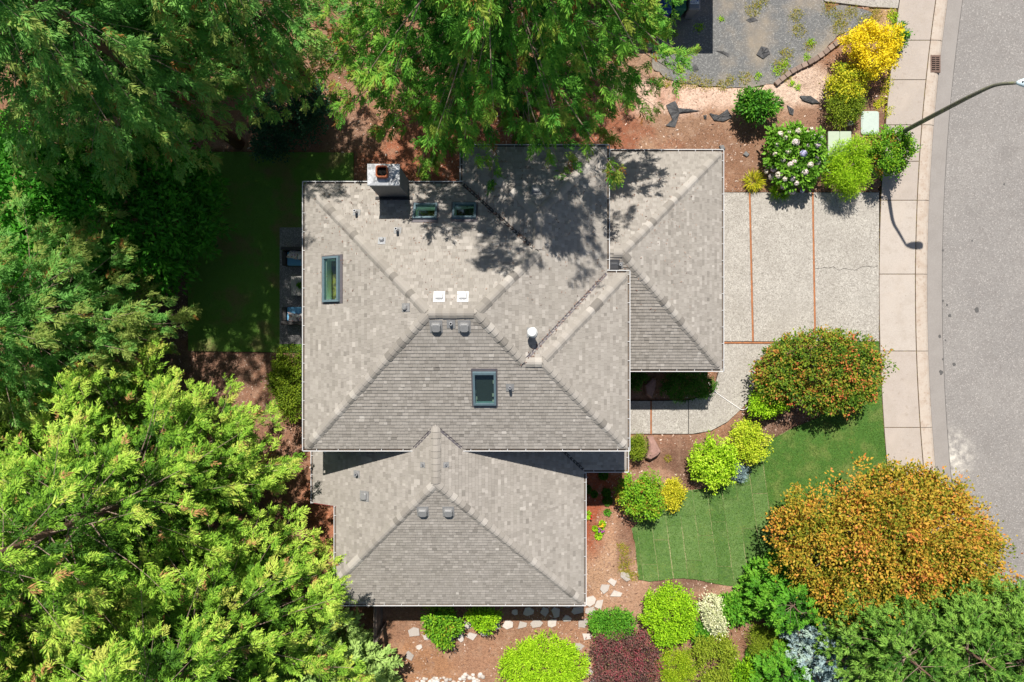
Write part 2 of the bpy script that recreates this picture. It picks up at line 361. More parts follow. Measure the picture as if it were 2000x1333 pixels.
LEAF = dict(
    cedar=leafmat('cedar_needles', [(.028,.095,.022),(.065,.21,.04),(.12,.32,.055),(.24,.45,.08),(.38,.17,.07)], .36),
    cedarshade=leafmat('dark_cedar_needles', [(.05,.14,.05),(.10,.26,.08),(.16,.37,.115),(.25,.47,.15),(.40,.19,.08)], .42),
    fir=leafmat('bright_fir_needles', [(.04,.10,.018),(.095,.21,.028),(.20,.36,.048),(.42,.55,.11),(.42,.22,.12)], .12),
    cypress=leafmat('pale_cypress_needles', [(.09,.17,.05),(.19,.31,.10),(.29,.42,.16),(.40,.52,.22)]),
    pine=leafmat('pine_needles', [(.030,.09,.02),(.075,.18,.035),(.15,.29,.06),(.28,.43,.11)]),
    spruce=leafmat('blue_spruce_needles', [(.06,.11,.13),(.18,.27,.31),(.33,.44,.49),(.5,.6,.64)]),
    laurel=leafmat('laurel_leaves', [(.03,.13,.025),(.06,.24,.035),(.11,.36,.05),(.22,.50,.10)], .35, .3),
    ivy=leafmat('dark_ivy_leaves', [(.03,.09,.05),(.05,.14,.08),(.09,.20,.12)], .25, .4),
    golden=leafmat('golden_leaves', [(.38,.33,.02),(.70,.52,.02),(.85,.66,.03),(.92,.74,.06)]),
    goldgreen=leafmat('yellow_green_leaves', [(.10,.20,.02),(.34,.36,.025),(.60,.55,.04),(.75,.66,.07)]),
    olive=leafmat('olive_green_leaves', [(.05,.10,.015),(.13,.19,.02),(.22,.28,.03),(.30,.34,.05)]),
    green=leafmat('green_leaves', [(.022,.085,.012),(.05,.17,.022),(.10,.28,.03),(.20,.38,.05)]),
    bright=leafmat('bright_green_leaves', [(.09,.20,.012),(.20,.38,.018),(.32,.52,.025),(.46,.62,.05)]),
    lime=leafmat('lime_leaves', [(.14,.27,.012),(.27,.46,.02),(.40,.58,.035),(.55,.68,.10)]),
    chartreuse=leafmat('chartreuse_leaves', [(.17,.28,.015),(.36,.46,.03),(.56,.60,.06),(.68,.66,.12)]),
    greenred=leafmat('green_leaves_red_tips', [(.04,.12,.015),(.10,.25,.025),(.19,.38,.03),(.28,.42,.04),(.38,.15,.05)]),
    pieris=leafmat('mottled_shrub_leaves', [(.035,.09,.015),(.09,.17,.025),(.16,.24,.03),(.26,.27,.04),(.42,.20,.06),(.55,.14,.07)]),
    amber=leafmat('orange_maple_leaves', [(.13,.16,.02),(.30,.26,.035),(.48,.32,.05),(.58,.30,.06),(.52,.18,.06)], .12),
    purple=leafmat('purple_barberry_leaves', [(.06,.035,.045),(.13,.075,.085),(.20,.115,.12),(.32,.05,.11),(.16,.15,.08)]),
    white=leafmat('white_variegated_leaves', [(.35,.38,.24),(.66,.66,.55),(.82,.81,.72)]),
    boxdark=leafmat('dark_hedge_leaves', [(.03,.09,.012),(.055,.15,.02),(.09,.21,.028)]),
    hydr=leafmat('hydrangea_leaves', [(.06,.16,.02),(.13,.28,.035),(.22,.40,.06)]),
    grass=leafmat('grass_blades', [(.06,.13,.03),(.11,.21,.05),(.19,.28,.08),(.34,.33,.14)], .3, .7),
    dry=leafmat('dry_weeds', [(.12,.17,.03),(.32,.30,.05),(.50,.38,.08),(.22,.30,.05)], .3, .8),
    bloom=tinted('hydrangea_bloom', [(0,(.45,.48,.72)),(.35,(.70,.55,.62)),(.7,(.80,.68,.66)),(1,(.78,.70,.56))], .9),
    redbloom=plain('red_bloom', (.65,.02,.04), .7), yelbloom=plain('yellow_bloom', (.8,.5,.02), .7), purbloom=plain('purple_bloom', (.38,.07,.33), .7),
)

# ------------------------------------------------------------------ vectorised leaf meshes
def unit(a): return a/np.maximum(np.linalg.norm(a, axis=1, keepdims=True), 1e-9)
def leaf_mesh(name, P, D, Nn, L, Wd, T, fold=.12):
    n = len(P); S = unit(np.cross(D, Nn)); U = np.cross(S, D)
    v = np.empty((n, 4, 3), np.float32)
    v[:,0] = P
    mid = P+D*(L*.45)[:,None]
    v[:,1] = mid+S*(Wd*.5)[:,None]+U*(Wd*fold)[:,None]
    v[:,2] = P+D*L[:,None]-U*(L*.06)[:,None]
    v[:,3] = mid-S*(Wd*.5)[:,None]+U*(Wd*fold)[:,None]
    me = bpy.data.meshes.new(name)
    me.vertices.add(4*n); me.vertices.foreach_set('co', v.reshape(-1))
    me.loops.add(4*n); me.loops.foreach_set('vertex_index', np.arange(4*n, dtype=np.int32))
    me.polygons.add(n); me.polygons.foreach_set('loop_start', np.arange(0, 4*n, 4, dtype=np.int32))
    at = me.attributes.new('tint', 'FLOAT', 'FACE'); at.data.foreach_set('value', np.clip(T, 0, 1).astype(np.float32))
    me.update(); me.validate()
    return me

def foliage(r, lobes, nleaf, L, Wd, clump=.16, per=34, spread=.55, tint=(.5,.25), patch=.25, rare=0.0, zmin=-.15, droop=0., shell=(.72,1.03)):
    """leaf clumps over the upper surface and inside of a union of ellipsoids"""
    L *= 1.28; Wd *= 1.28; nleaf = int(nleaf*.78)
    lobes = np.array(lobes, float)
    area = (lobes[:,3]*lobes[:,4]+lobes[:,3]*lobes[:,5]+lobes[:,4]*lobes[:,5])
    nc = max(8, nleaf//per)
    idx = r.choice(len(lobes), size=nc*2, p=area/area.sum())
    d = unit(r.normal(size=(nc*2,3))); d[:,2] = np.where(d[:,2] < zmin, -d[:,2], d[:,2])
    C = lobes[idx,:3]; R = lobes[idx,3:6]
    lump = 1+.26*(r.random(nc*2)-.5)*2
    rad = r.uniform(shell[0], shell[1], nc*2)*lump
    pos = C+d*R*rad[:,None]
    keep = np.ones(nc*2, bool)
    for k in range(len(lobes)):
        q = ((pos-lobes[k,:3])/lobes[k,3:6]); ins = (q*q).sum(1) < .30
        keep &= ~(ins & (idx != k))
    keep &= pos[:,2] > .04
    pos = pos[keep][:nc]; d = d[keep][:nc]; R = R[keep][:nc]; nc = len(pos)
    out = unit(d/R)
    ct = r.normal(0, patch, nc)
    cr = clump*1.1*r.uniform(.6, 1.4, nc)
    n = nc*per; ci = np.repeat(np.arange(nc), per)
    off = r.normal(size=(n,3))*.5; off *= cr[ci][:,None]
    P = pos[ci]+off; P[:,2] = np.maximum(P[:,2], .02)
    D = unit(out[ci]*.55+unit(off)*.6+r.normal(size=(n,3))*spread+np.array([0,0,-droop]))
    Nn = unit(out[ci]*.5+np.array([0,0,.8])+r.normal(size=(n,3))*.5)
    Ls = L*r.uniform(.65,1.3,n); Ws = Wd*r.uniform(.7,1.25,n)
    T = tint[0]+ct[ci]*tint[1]*2+r.normal(0, tint[1]*.8, n)
    if rare > 0:
        rc = (r.random(nc) < rare)[ci]; T = np.where(rc, .86+r.random(n)*.14, np.minimum(T, .82))
    return P, D, Nn, Ls, Ws, T

def stems(r, lobes, n, rad):
    mb = MB(); lobes = np.array(lobes)
    cx, cy = lobes[:,0].mean(), lobes[:,1].mean()
    for i in range(n):
        l = lobes[i % len(lobes)]; a = r.uniform(0, 6.28); q = r.uniform(.3,.75)
        end = Vector((l[0]+l[3]*q*math.cos(a), l[1]+l[4]*q*math.sin(a), l[2]+l[5]*r.uniform(.2,.6)))
        b = Vector((cx+math.cos(a)*rad*2, cy+math.sin(a)*rad*2, -.03))
        m = b.lerp(end, .5)+Vector((0,0,.1*l[5]))
        mb.tube([b, m, end], [rad, rad*.7, rad*.3], 5)
    return mb

def shrub(name, label, px, py, rx, ry, h, leaf, L=.075, Wd=.04, n=7000, clump=.14, cat='shrub', lobes=None, group=None, seed=None, **kw):
    r = np.random.default_rng(seed if seed is not None else int(px*7+py*13))
    zc = .5*h; k = 1-zc/CAMH
    b = W(px, py, zc); base = (b.x, b.y, 0)
    RX, RY = rx/PX*k, ry/PX*k
    if lobes is None:
        lobes = [(0,0,.42*h,RX*.80,RY*.80,.52*h)]
        for i in range(9):
            a = i*.72+r.uniform(0,.6); q = r.uniform(.42,.74)
            lobes.append((RX*q*math.cos(a), RY*q*math.sin(a), h*r.uniform(.36,.66), RX*r.uniform(.24,.46), RY*r.uniform(.24,.46), h*r.uniform(.28,.42)))
    else:
        lobes = [(x*RX, y*RY, z*h, a*RX, bb*RY, c*h) for x,y,z,a,bb,c in lobes]
    o = empty(name, base, label, cat, group)
    A = foliage(r, lobes, n, L, Wd, clump, **kw)
    link_mesh('foliage', leaf_mesh('foliage', *A), LEAF[leaf], o)
    stems(r, lobes, 9, .016+.006*h).build('stems', MAT['bark'], o)
    return o, lobes, A

def conifer_parts(r, h, rad, zb, nb, tpm, droop=.42, tuft='spray', tl=.36, bl=.19, bw=.05, m=12, tint=.45, rare=.02, prof_pow=.75, tipup=.0, lean=(0,0), trunk_r=.2, clus=3, cs=.075, fan=.34):
    P=[];D=[];S=[];T=[]
    tw = MB(); tr = MB()
    for i in range(nb):
        u = (i+r.random())/nb; t = 1-math.sqrt(1-u*.985)
        z = zb+(h-zb)*t; z = zb+round((z-zb)/.8)*.8+r.normal()*.07; t = min(.99,max(0,(z-zb)/(h-zb)))
        Lb = rad*((1-t)**prof_pow)*(.72+.28*min(1,t*6))*r.uniform(.70,1.15)+.22
        az = i*2.39996+r.uniform(-.4,.4)
        o = np.array([math.cos(az), math.sin(az), 0]); sd = np.array([-o[1], o[0], 0])
        c0 = np.array([lean[0]*t, lean[1]*t, z])
        bend = r.normal(0,.12)
        dr = droop*r.uniform(.7,1.3); rise = r.uniform(.10,.30)
        f = lambda s: c0+o*Lb*s+sd*Lb*bend*s*s+np.array([0,0,Lb*(rise*s-dr*s*s+tipup*s**3)])
        pts = [f(s) for s in np.linspace(0,1,6)]
        rb = .006+.0045*Lb
        tw.tube(pts, [rb*(1-.8*j/5) for j in range(6)], 4, caps=False)
        nt = max(4, int(Lb*tpm/clus))
        for j in range(nt):
            s = 1-r.random()**1.2*.85
            lat = r.normal()*(.10+.20*Lb*(1-s)**.7)*.8
            p = f(s)+sd*lat+np.array([0,0,-abs(lat)*.28+r.normal()*.06])+o*abs(lat)*.35
            d = o*1.0+sd*np.sign(lat)*min(1.2,abs(lat)*2.2)+np.array([0,0,-.35-.5*s*dr+tipup])+r.normal(size=3)*.28
            tc = tint+(s-.62)*.75+r.normal()*.15; sc_ = r.uniform(.75,1.3)  # colour darkens toward the trunk: painted inner shade, plus paler new growth at tips
            for c_ in range(clus):
                P.append(p+r.normal(size=3)*cs*sc_); D.append(d/np.linalg.norm(d)+r.normal(size=3)*fan); S.append(sc_*r.uniform(.85,1.15)); T.append(tc+r.normal()*.05)
    P=np.array(P); D=unit(np.array(D)); S=np.array(S); T=np.array(T); n=len(P)
    rarem = r.random(n) < rare
    up = np.array([0,0,1.]); side = unit(np.cross(D, up)+1e-6); nn = unit(np.cross(side, D)+r.normal(size=(n,3))*.35); side = unit(np.cross(D, nn))
    bP=[];bD=[];bN=[];bL=[];bW=[];bT=[]
    for k in range(m):
        q = k/(m-1)
        if tuft == 'spray':
            sg = 1 if k % 2 else -1
            base = P+D*(tl*.85*q*S)[:,None]-up*(tl*.18*q*q*S)[:,None]
            dd = unit(D*.8+side*(sg*(.85-.6*q))+nn*(.25*r.normal(size=(n,1)))+r.normal(size=(n,3))*.20-up*.08)
            ll = bl*S*(1.15-.55*q)*r.uniform(.75,1.25,n)
        else:
            a = r.uniform(0,6.28,n); c = r.uniform(.3,1.3,n)
            base = P+D*(tl*.6*q*S)[:,None]
            dd = unit(D+(side*np.cos(a)[:,None]+nn*np.sin(a)[:,None])*c[:,None])
            ll = bl*S*r.uniform(.8,1.2,n)
        bP.append(base); bD.append(dd); bN.append(unit(nn+r.normal(size=(n,3))*.3)); bL.append(ll); bW.append(np.full(n,bw)*S)
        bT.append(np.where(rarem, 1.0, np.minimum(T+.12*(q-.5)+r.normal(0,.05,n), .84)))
    cat = lambda x: np.concatenate(x)
    tz = [0, h*.25, h*.5, h*.75, h*.97]
    tr.tube([(lean[0]*max(0,(z-zb)/(h-zb)), lean[1]*max(0,(z-zb)/(h-zb)), z-.1) for z in tz], [trunk_r*1.25, trunk_r, trunk_r*.75, trunk_r*.42, .02], 9, .5)
    return cat(bP), cat(bD), cat(bN), cat(bL), cat(bW), cat(bT), tw, tr

def conifer(name, label, base, leaf, seed, group=None, cat='tree', twig='twig', **kw):
    r = np.random.default_rng(seed)
    o = empty(name, base, label, cat, group)
    P,D,Nn,L,Wd,T,tw,tr = conifer_parts(r, **kw)
    tr.build('trunk', MAT['bark'], o, smooth=True)
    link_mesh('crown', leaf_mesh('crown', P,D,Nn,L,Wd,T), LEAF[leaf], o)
    tw.build('branches', MAT[twig], o, kind='stuff')
    return o
def copy_tree(o, loc, rz, sc, label, group=None):
    c = o.copy(); COL.objects.link(c); c.location = loc; c.rotation_euler = (0,0,rz); c.scale = (sc[0],sc[0],sc[1])
    c['label'] = label
    if group: c['group'] = group
    for ch in o.children:
        d = ch.copy(); COL.objects.link(d); d.parent = c
    return c

# ================================================================== THE SETTING
def walk_x(py): return 1716 + 1.276e-4*(py-560)**2      # pixel x of the sidewalk's inner edge
ROADY = list(range(-1500, 2901, 50))
driveway_poly = [W(*p) for p in ((1190,376),(1717,376),(1717,668),(1190,668))]
walk_poly_px = [(1190,671.5),(1515,671.5),(1487,700),(1475,735),(1471,765),(1457,790),(1447,800),(1420,825),(1388,842),(1352,848),(1190,848),(1190,783),(1340,782),(1384,770),(1396,752),(1404,725),(1404,712),(1190,712)]
walk_poly = [W(*p) for p in walk_poly_px]
lawn_px = [(1640,668.5),(1716,668.5),(1719,735),(1725,835),(1734,930),(1748,1010),(1770,1100),(1640,1125),(1560,1105),(1500,1121),(1470,1136),(1440,1144),(1405,1142),(1370,1134),(1335,1129),(1300,1131),(1266,1136),(1247,1132),(1243,1090),(1240,1060),(1233,1032),(1262,1010),(1300,990),(1345,958),(1400,952),(1450,930),(1480,890),(1510,858),(1545,838),(1600,815),(1625,760),(1632,700)]
lawn_poly = [W(*p) for p in lawn_px]
back_px = [(368,297),(690,299),(692,420),(690,690),(368,686)]
back_poly = [W(*p) for p in back_px]
patio_px = [(547,445),(700,445),(700,672),(547,672)]
patio_poly = [W(*p) for p in patio_px]
gravel_px = [(1255,-300),(1620,-300),(1608,0),(1640,10),(1700,22),(1690,42),(1640,70),(1590,118),(1540,150),(1500,166),(1440,172),(1380,168),(1320,160),(1288,140),(1270,90)]
gravel_poly = [W(*p) for p in smooth_poly(gravel_px, 3)]
gravel_poly = rough_edge(gravel_poly, .10, .15)
ndrive_poly = [W(*p) for p in ((1604,-400),(1800,-400),(1755,17),(1700,14),(1610,3))]

# --- ground sheet: fine grid near the house, reaching to the horizon
def ax(lo, hi, st): return np.concatenate([[-900,-400,-180,-90,-50], np.arange(lo, hi+st/2, st), [50,90,180,400,900]])
gx_, gy_ = ax(-26, 26, .13), ax(-19, 19, .13)
X, Y = np.meshgrid(gx_, gy_)
Z = (fbm(X*1.3, Y*1.3)-.5)*.10+(fbm(X*6, Y*6, 3)-.5)*.035
inside = np.zeros(X.shape, bool)
PYg = 666.5-Y*PX; PXg = 1000+X*PX
for pl in (driveway_poly, walk_poly, lawn_poly, back_poly, patio_poly, gravel_poly, ndrive_poly): inside |= inpoly(X, Y, pl)
hard = PXg > walk_x(PYg)
Z = np.where(inside, np.minimum(Z, 0)-.13, np.clip(Z, -.06, .035)); Z = np.where(hard, -.45, Z)
far = (np.abs(X) > 27) | (np.abs(Y) > 20); Z = np.where(far, -.45, Z)
Cc = np.empty(X.shape+(3,)); Cc[:] = (.275,.150,.100)
nz = fbm(X*.9+3, Y*.9, 4)
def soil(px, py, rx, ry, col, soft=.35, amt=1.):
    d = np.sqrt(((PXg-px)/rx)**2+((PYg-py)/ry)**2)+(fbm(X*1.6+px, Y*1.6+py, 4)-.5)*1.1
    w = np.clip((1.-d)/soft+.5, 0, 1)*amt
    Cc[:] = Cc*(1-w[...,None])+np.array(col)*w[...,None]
soil(1350, 240, 330, 75, (.34,.21,.15))
soil(1340, 186, 150, 36, (.66,.49,.43), .5, .95)          # pale bark chips
soil(1560, 165, 75, 40, (.66,.52,.46), .5, .95)
soil(1290, 60, 60, 130, (.42,.29,.225), .6, .7)
soil(1440, 300, 120, 60, (.255,.145,.10))
soil(1660, 270, 90, 110, (.22,.125,.095), .5, .8)
soil(1730, 60, 40, 60, (.40,.28,.15), .6, .8)
soil(1010, 250, 250, 110, (.30,.12,.075))
soil(820, 330, 120, 60, (.30,.115,.07))
soil(600, 260, 120, 40, (.25,.15,.115), .5)
soil(1165, 1010, 62, 110, (.34,.10,.055), .5)              # red mulch
soil(1160, 1060, 45, 45, (.30,.085,.045), .5)
soil(1190, 1120, 85, 55, (.44,.275,.19), .6)               # trodden dirt
soil(1250, 1180, 60, 60, (.40,.245,.18), .6)
soil(1200, 1060, 30, 70, (.42,.27,.19), .6, .8)
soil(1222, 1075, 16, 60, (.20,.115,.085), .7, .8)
soil(1300, 900, 70, 60, (.24,.135,.10), .5)
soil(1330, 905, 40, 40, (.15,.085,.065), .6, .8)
soil(1275, 940, 40, 30, (.37,.22,.165), .6)
soil(1440, 1150, 210, 18, (.38,.235,.175), .8)
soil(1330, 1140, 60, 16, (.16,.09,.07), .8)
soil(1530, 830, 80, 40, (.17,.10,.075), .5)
soil(900, 1270, 260, 70, (.31,.175,.12), .5)
soil(1140, 1290, 50, 60, (.34,.19,.13), .5)
soil(820, 1300, 80, 40, (.38,.20,.11), .6, .7)
soil(640, 1000, 40, 160, (.36,.15,.09), .5)
soil(450, 730, 120, 60, (.22,.125,.095), .5)
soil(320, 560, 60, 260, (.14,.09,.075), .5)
soil(560, 820, 90, 120, (.26,.14,.10), .5)
tree_floor = np.clip(fbm(X*.5, Y*.5)-.2, 0, 1)
fw = np.clip((np.maximum(np.abs(X)-23, np.abs(Y)-16)+(fbm(X*.4,Y*.4)-.5)*5)/2, 0, 1)[...,None]; Cc[:] = Cc*(1-fw)+np.array([.13,.19,.07])*fw
Cc *= (1.10+.62*nz)[...,None]; Cc *= np.array([.80,.755,.66])
ny, nx = X.shape
me = bpy.data.meshes.new('ground')
me.vertices.add(nx*ny); me.vertices.foreach_set('co', np.stack([X,Y,Z],-1).astype(np.float32).reshape(-1))
ii = (np.arange(ny-1)[:,None]*nx+np.arange(nx-1)[None,:]).reshape(-1)
qd = np.stack([ii, ii+1, ii+nx+1, ii+nx], 1).astype(np.int32)
me.loops.add(qd.size); me.loops.foreach_set('vertex_index', qd.reshape(-1))
me.polygons.add(len(qd)); me.polygons.foreach_set('loop_start', np.arange(0, qd.size, 4, dtype=np.int32))
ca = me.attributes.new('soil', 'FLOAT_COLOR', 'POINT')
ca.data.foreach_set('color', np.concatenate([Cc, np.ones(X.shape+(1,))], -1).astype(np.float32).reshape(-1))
me.update(); me.validate()
me.polygons.foreach_set('use_smooth', [True]*len(me.polygons))
link_mesh('ground', me, MAT['ground'], kind='structure')

# --- road, gutter pan, kerb, sidewalk following one gentle bend
def sweep(name, prof, mat, ys=ROADY, parent=None, kind=None):
    vs=[]; fs=[]; n=len(prof)
    for py in ys:
        b = W(walk_x(py), py)
        for off, z in prof: vs.append((b.x+off/PX, b.y, z))
    for i in range(len(ys)-1):
        for j in range(n-1): a=i*n+j; fs.append((a+n, a+n+1, a+1, a))
    mb = MB(); mb.add(vs, fs); return mb.build(name, mat, parent, kind=kind)
ROADFINE = sorted(set(ROADY+list(range(-100,1450,12))))
sweep('road', [(126,-.40),(126,-.052),(300,-.02),(700,.03),(1500,-.05),(1500,-.5)], MAT['asphalt'], kind='structure')
sweep('gutter_pan', [(96,-.45),(97,-.06),(104,-.064),(125.2,-.048),(125.2,-.45)], MAT['gutterpan'], kind='structure')
kerb_o = sweep('kerb', [(71.4,-.4),(71.4,.052),(76,.058),(84,.054),(91,.02),(96.4,-.05),(96.4,-.45)], MAT['kerb'], ROADFINE, kind='structure')
swk = sweep('sidewalk', [(-.6,-.4),(-.6,.03),(71.2,.03),(71.2,-.4)], surf('joint_dirt', (.12,.07,.04), [(5,.45,.6,(.20,.16,.05),.8),(12,.5,.6,(.04,.03,.025),.8)], .95), kind='structure')
cuts = [-900,-750,-600,-450,-300,-150,-70,80,157,245,316,392,536,686,835,985,1135,1285,1435,1585,1735,1885,2035,2185,2335]
for i in range(len(cuts)-1):
    a, b = cuts[i]+.7, cuts[i+1]-.7
    n = 6; pts=[]
    for j in range(n+1):
        py = a+(b-a)*j/n; q = W(walk_x(py)+.6, py); pts.append((q.x,q.y))
    for j in range(n,-1,-1):
        py = a+(b-a)*j/n; q = W(walk_x(py)+69.6, py); pts.append((q.x,q.y))
    tn = 1.0 if 392 <= cuts[i] < 686 else (.30 if cuts[i] < 392 else .42)
    mb = MB(); mb.prism(pts, .0, .05, t=tn+random.uniform(-.06,.06)); mb.build('panel', MAT['concrete'], swk)
# kerb joints and a few dark drips on the street
for py in (80,245,392,536,686,835,985):
    b = W(walk_x(py), py); vs=[]
    for off, z in ((71.6,.057),(76,.063),(84,.059),(91,.025),(96,-.042)): vs += [(b.x+off/PX, b.y-.009, z), (b.x+off/PX, b.y+.009, z)]
    MB().add(vs, [(2*i,2*i+2,2*i+3,2*i+1) for i in range(4)]).build('joint', MAT['dark'], kerb_o)
mb = MB()
rr = random.Random(3)
for (px,py,s) in ((1843,588,2.2),(1851,596,2),(1856,617,3),(1909,606,4),(1865,712,3.2),(1837,657,2.5),(1848,665,1.5),(1840,728,4),(1843,702,2),(1962,360,2),(1900,470,1.6),(1843,489,2),(1872,985,2)):
    q = W(px,py,0)
    u = (px-walk_x(py)-126)/174.
    z = -.052+.032*max(0,min(1,u)) if u>=0 else -.05
    pts=[]
    for j in range(9):
        a=j*6.283/9; e=s/PX*rr.uniform(.7,1.25); pts.append((q.x+e*math.cos(a), q.y+1.3*e*math.sin(a), z+.004))
    mb.add(pts, [tuple(range(9))])
mb.build('oil_spots', surf('oil_stain', (.10,.095,.09), (), .7), kind='stuff')

# --- driveway: three slabs with stained wood strips between them
dw = MB().prism([(p.x,p.y) for p in driveway_poly], -.12, .018).build('driveway', MAT['dark'], kind='structure')
def skew(x0a, x0b, x1a, x1b, y0, y1): return [W(x0a,y0),W(x1a,y0),W(x1b,y1),W(x0b,y1)]
for x0a,x0b,x1a,x1b in ((1190,1190,1461.6,1468),(1465.6,1472,1584.6,1589.4),(1588.4,1593.2,1715.6,1715.6)):
    pl = skew(x0a,x0b,x1a,x1b,377,667)
    MB().prism(rough_edge(pl,.006,.4), -.1, .045).build('slab', MAT['aggregate'], dw)
for x0a,x0b in ((1461.9,1468.3),(1584.9,1589.7)):
    MB().prism([(p.x,p.y) for p in skew(x0a,x0b,x0a+3.4,x0b+3.4,377,667)], -.1, .038).build('expansion_strip', MAT['joint'], dw)
MB().prism([(p.x,p.y) for p in skew(1190,1190,1512,1512,668.2,671.3)], -.1, .036).build('expansion_strip', MAT['joint'], dw)
# crack across the outer slab
mb = MB(); pts=[]; q0=W(1592,529); q1=W(1714,522)
for j in range(33):
    p=q0.lerp(q1,j/32); p.y+= (float(fbm(p.x*2.2,3.1))-.5)*.35; pts.append(p)
vs=[];fs=[]
for j,p in enumerate(pts):
    w=.006+.006*float(vnoise(p.x*6,0)); vs+= [(p.x,p.y-w,.0475),(p.x,p.y+w,.0475)]
    if j: fs.append((2*j-2,2*j,2*j+1,2*j-1))
mb.add(vs,fs); mb.build('crack', MAT['dark'], dw)

# --- curved walkway
wk = MB().prism([(p.x,p.y) for p in walk_poly], -.12, .008).build('walkway', MAT['dark'], kind='structure')
def wslab(px): MB().prism([(W(*p).x,W(*p).y) for p in px], -.1, .042).build('slab', MAT['aggregate'], wk)
wslab([(1190,672.3),(1513,672.3),(1486,700),(1474,735),(1470,765),(1456,790),(1446,799.3),(1422,783),(1396.5,764),(1396,752),(1404,725),(1404,712),(1190,712)])
wslab([(1395.5,765.2),(1421,784.3),(1445.4,800.6),(1420,824),(1388,841.3),(1352,847.3),(1345,847.3),(1345,782.6),(1384,771)])
wslab([(1273,783.5),(1343.6,782.8),(1343.6,847.3),(1273,847.3)])
wslab([(1190,783.5),(1269.6,783.5),(1269.6,847.3),(1190,847.3)])
MB().prism([(W(*p).x,W(*p).y) for p in ((1270,783.5),(1272.6,783.5),(1272.6,848),(1270,848))], -.1, .036).build('expansion_strip', MAT['joint'], wk)
nd = MB().prism([(p.x,p.y) for p in ndrive_poly], -.12, .03).build('neighbour_driveway', MAT['aggregate'], kind='structure')
pt = MB().prism([(p.x,p.y) for p in patio_poly], -.12, .052).build('patio', MAT['patio'], kind='structure')
gv = MB().prism(gravel_poly, -.12, .012).build('gravel_yard', MAT['gravel'], kind='structure')

# --- lawns
fl = MB().prism([(p.x,p.y) for p in lawn_poly], -.12, .006).build('front_lawn', MAT['straw'], kind='structure')
lawn2 = rough_edge([(p.x,p.y) for p in lawn_poly], .015, .2)
SL = .13                                         # slant of the sod rows
def seam_x(i): return 1240+29.2*i                # pixel x of row edge i at y = 1000
sod_gap = []
NS = 9
for i in range(-2, NS):
    off = [0,38,17,55,28,8,46,20,62,33,50][i+2]
    for j in range(-5, 6):
        y0 = 1000+off+j*86; y1 = y0+86
        g = rr.choice((.05,.2,.45,.7,1.0)); g2 = .6*rr.uniform(.1,1.5)
        q = [(seam_x(i)+g+SL*(y0-1000), y0+g2),(seam_x(i+1)-g+SL*(y0-1000), y0+g2),(seam_x(i+1)-g+SL*(y1-1000), y1-g2),(seam_x(i)+g+SL*(y1-1000), y1-g2)]
        q = [tuple(W(*p)[:2]) for p in q]
        pl = list(lawn2)
        n = 4
        if parea(q) < 0: q = q[::-1]
        for e in range(n):
            x0,y0_ = q[e]; x1,y1_ = q[(e+1)%n]
            pl = clip(pl, -(y1_-y0_), (x1-x0), (y1_-y0_)*x0-(x1-x0)*y0_)
            if len(pl) < 3: break
        if len(pl) < 3 or abs(parea(pl)) < .02: continue
        pl = rough_edge(pl, .032, .11)
        MB().prism(pl, -.1, .03+rr.uniform(-.008,.008)).build('sod_piece', MAT['sod'], fl)
xe = W(seam_x(NS), 1000).x; ye = W(0,1000).y
pl = clip(lawn2, 1, SL, -(xe+SL*ye)-.01)
MB().prism(pl, -.1, .03).build('turf', MAT['lawn'], fl)
bl = MB().prism(rough_edge([(p.x,p.y) for p in back_poly], .02, .2), -.12, .03).build('back_lawn', MAT['backlawn'], kind='structure')

def grass(name, poly, per_m2, parent, z=.028, hh=.055, seamed=False, seed=1):
    r = np.random.default_rng(seed); p = np.array([(q[0],q[1]) for q in poly]); lo = p.min(0); hi = p.max(0)
    n = int(per_m2*(hi-lo).prod()); xy = r.uniform(lo, hi, (n,2)); xy = xy[inpoly(xy[:,0], xy[:,1], p)]
    n = len(xy)
    if seamed:
        pxx = 1000+xy[:,0]*PX; pyy = 666.5-xy[:,1]*PX
        u = (pxx-SL*(pyy-1000)-1240)/29.2
        near = (np.abs(u-np.round(u)) < .022) & (u < NS+.3)
        xy = xy[~near | (r.random(n) < .45)]; n = len(xy)
    P = np.c_[xy, np.full(n, z)]
    a = r.uniform(0, 6.28, n); D = unit(np.c_[np.cos(a)*.8, np.sin(a)*.8, r.uniform(.3,1.2,n)])
    Nn = unit(r.normal(size=(n,3))*.4+np.array([0,0,1]))
    T = .35+.5*(fbm(xy[:,0]*.8, xy[:,1]*.8)-.5)+r.normal(0,.15,n)
    dry = fbm(xy[:,0]*1.7+9, xy[:,1]*1.7) > .66
    T = np.where(dry, T+.35, T)
    return link_mesh(name, leaf_mesh(name, P, D, Nn, hh*r.uniform(.6,1.3,n), .013*r.uniform(.7,1.3,n), T), LEAF['grass'], parent, 'stuff')
grass('grass', lawn2, 900, fl, seamed=True)
grass('grass', [(p.x,p.y) for p in (W(368,297),W(690,299),W(690,445),W(546,445),W(546,686),W(368,686))], 450, bl, seed=2)

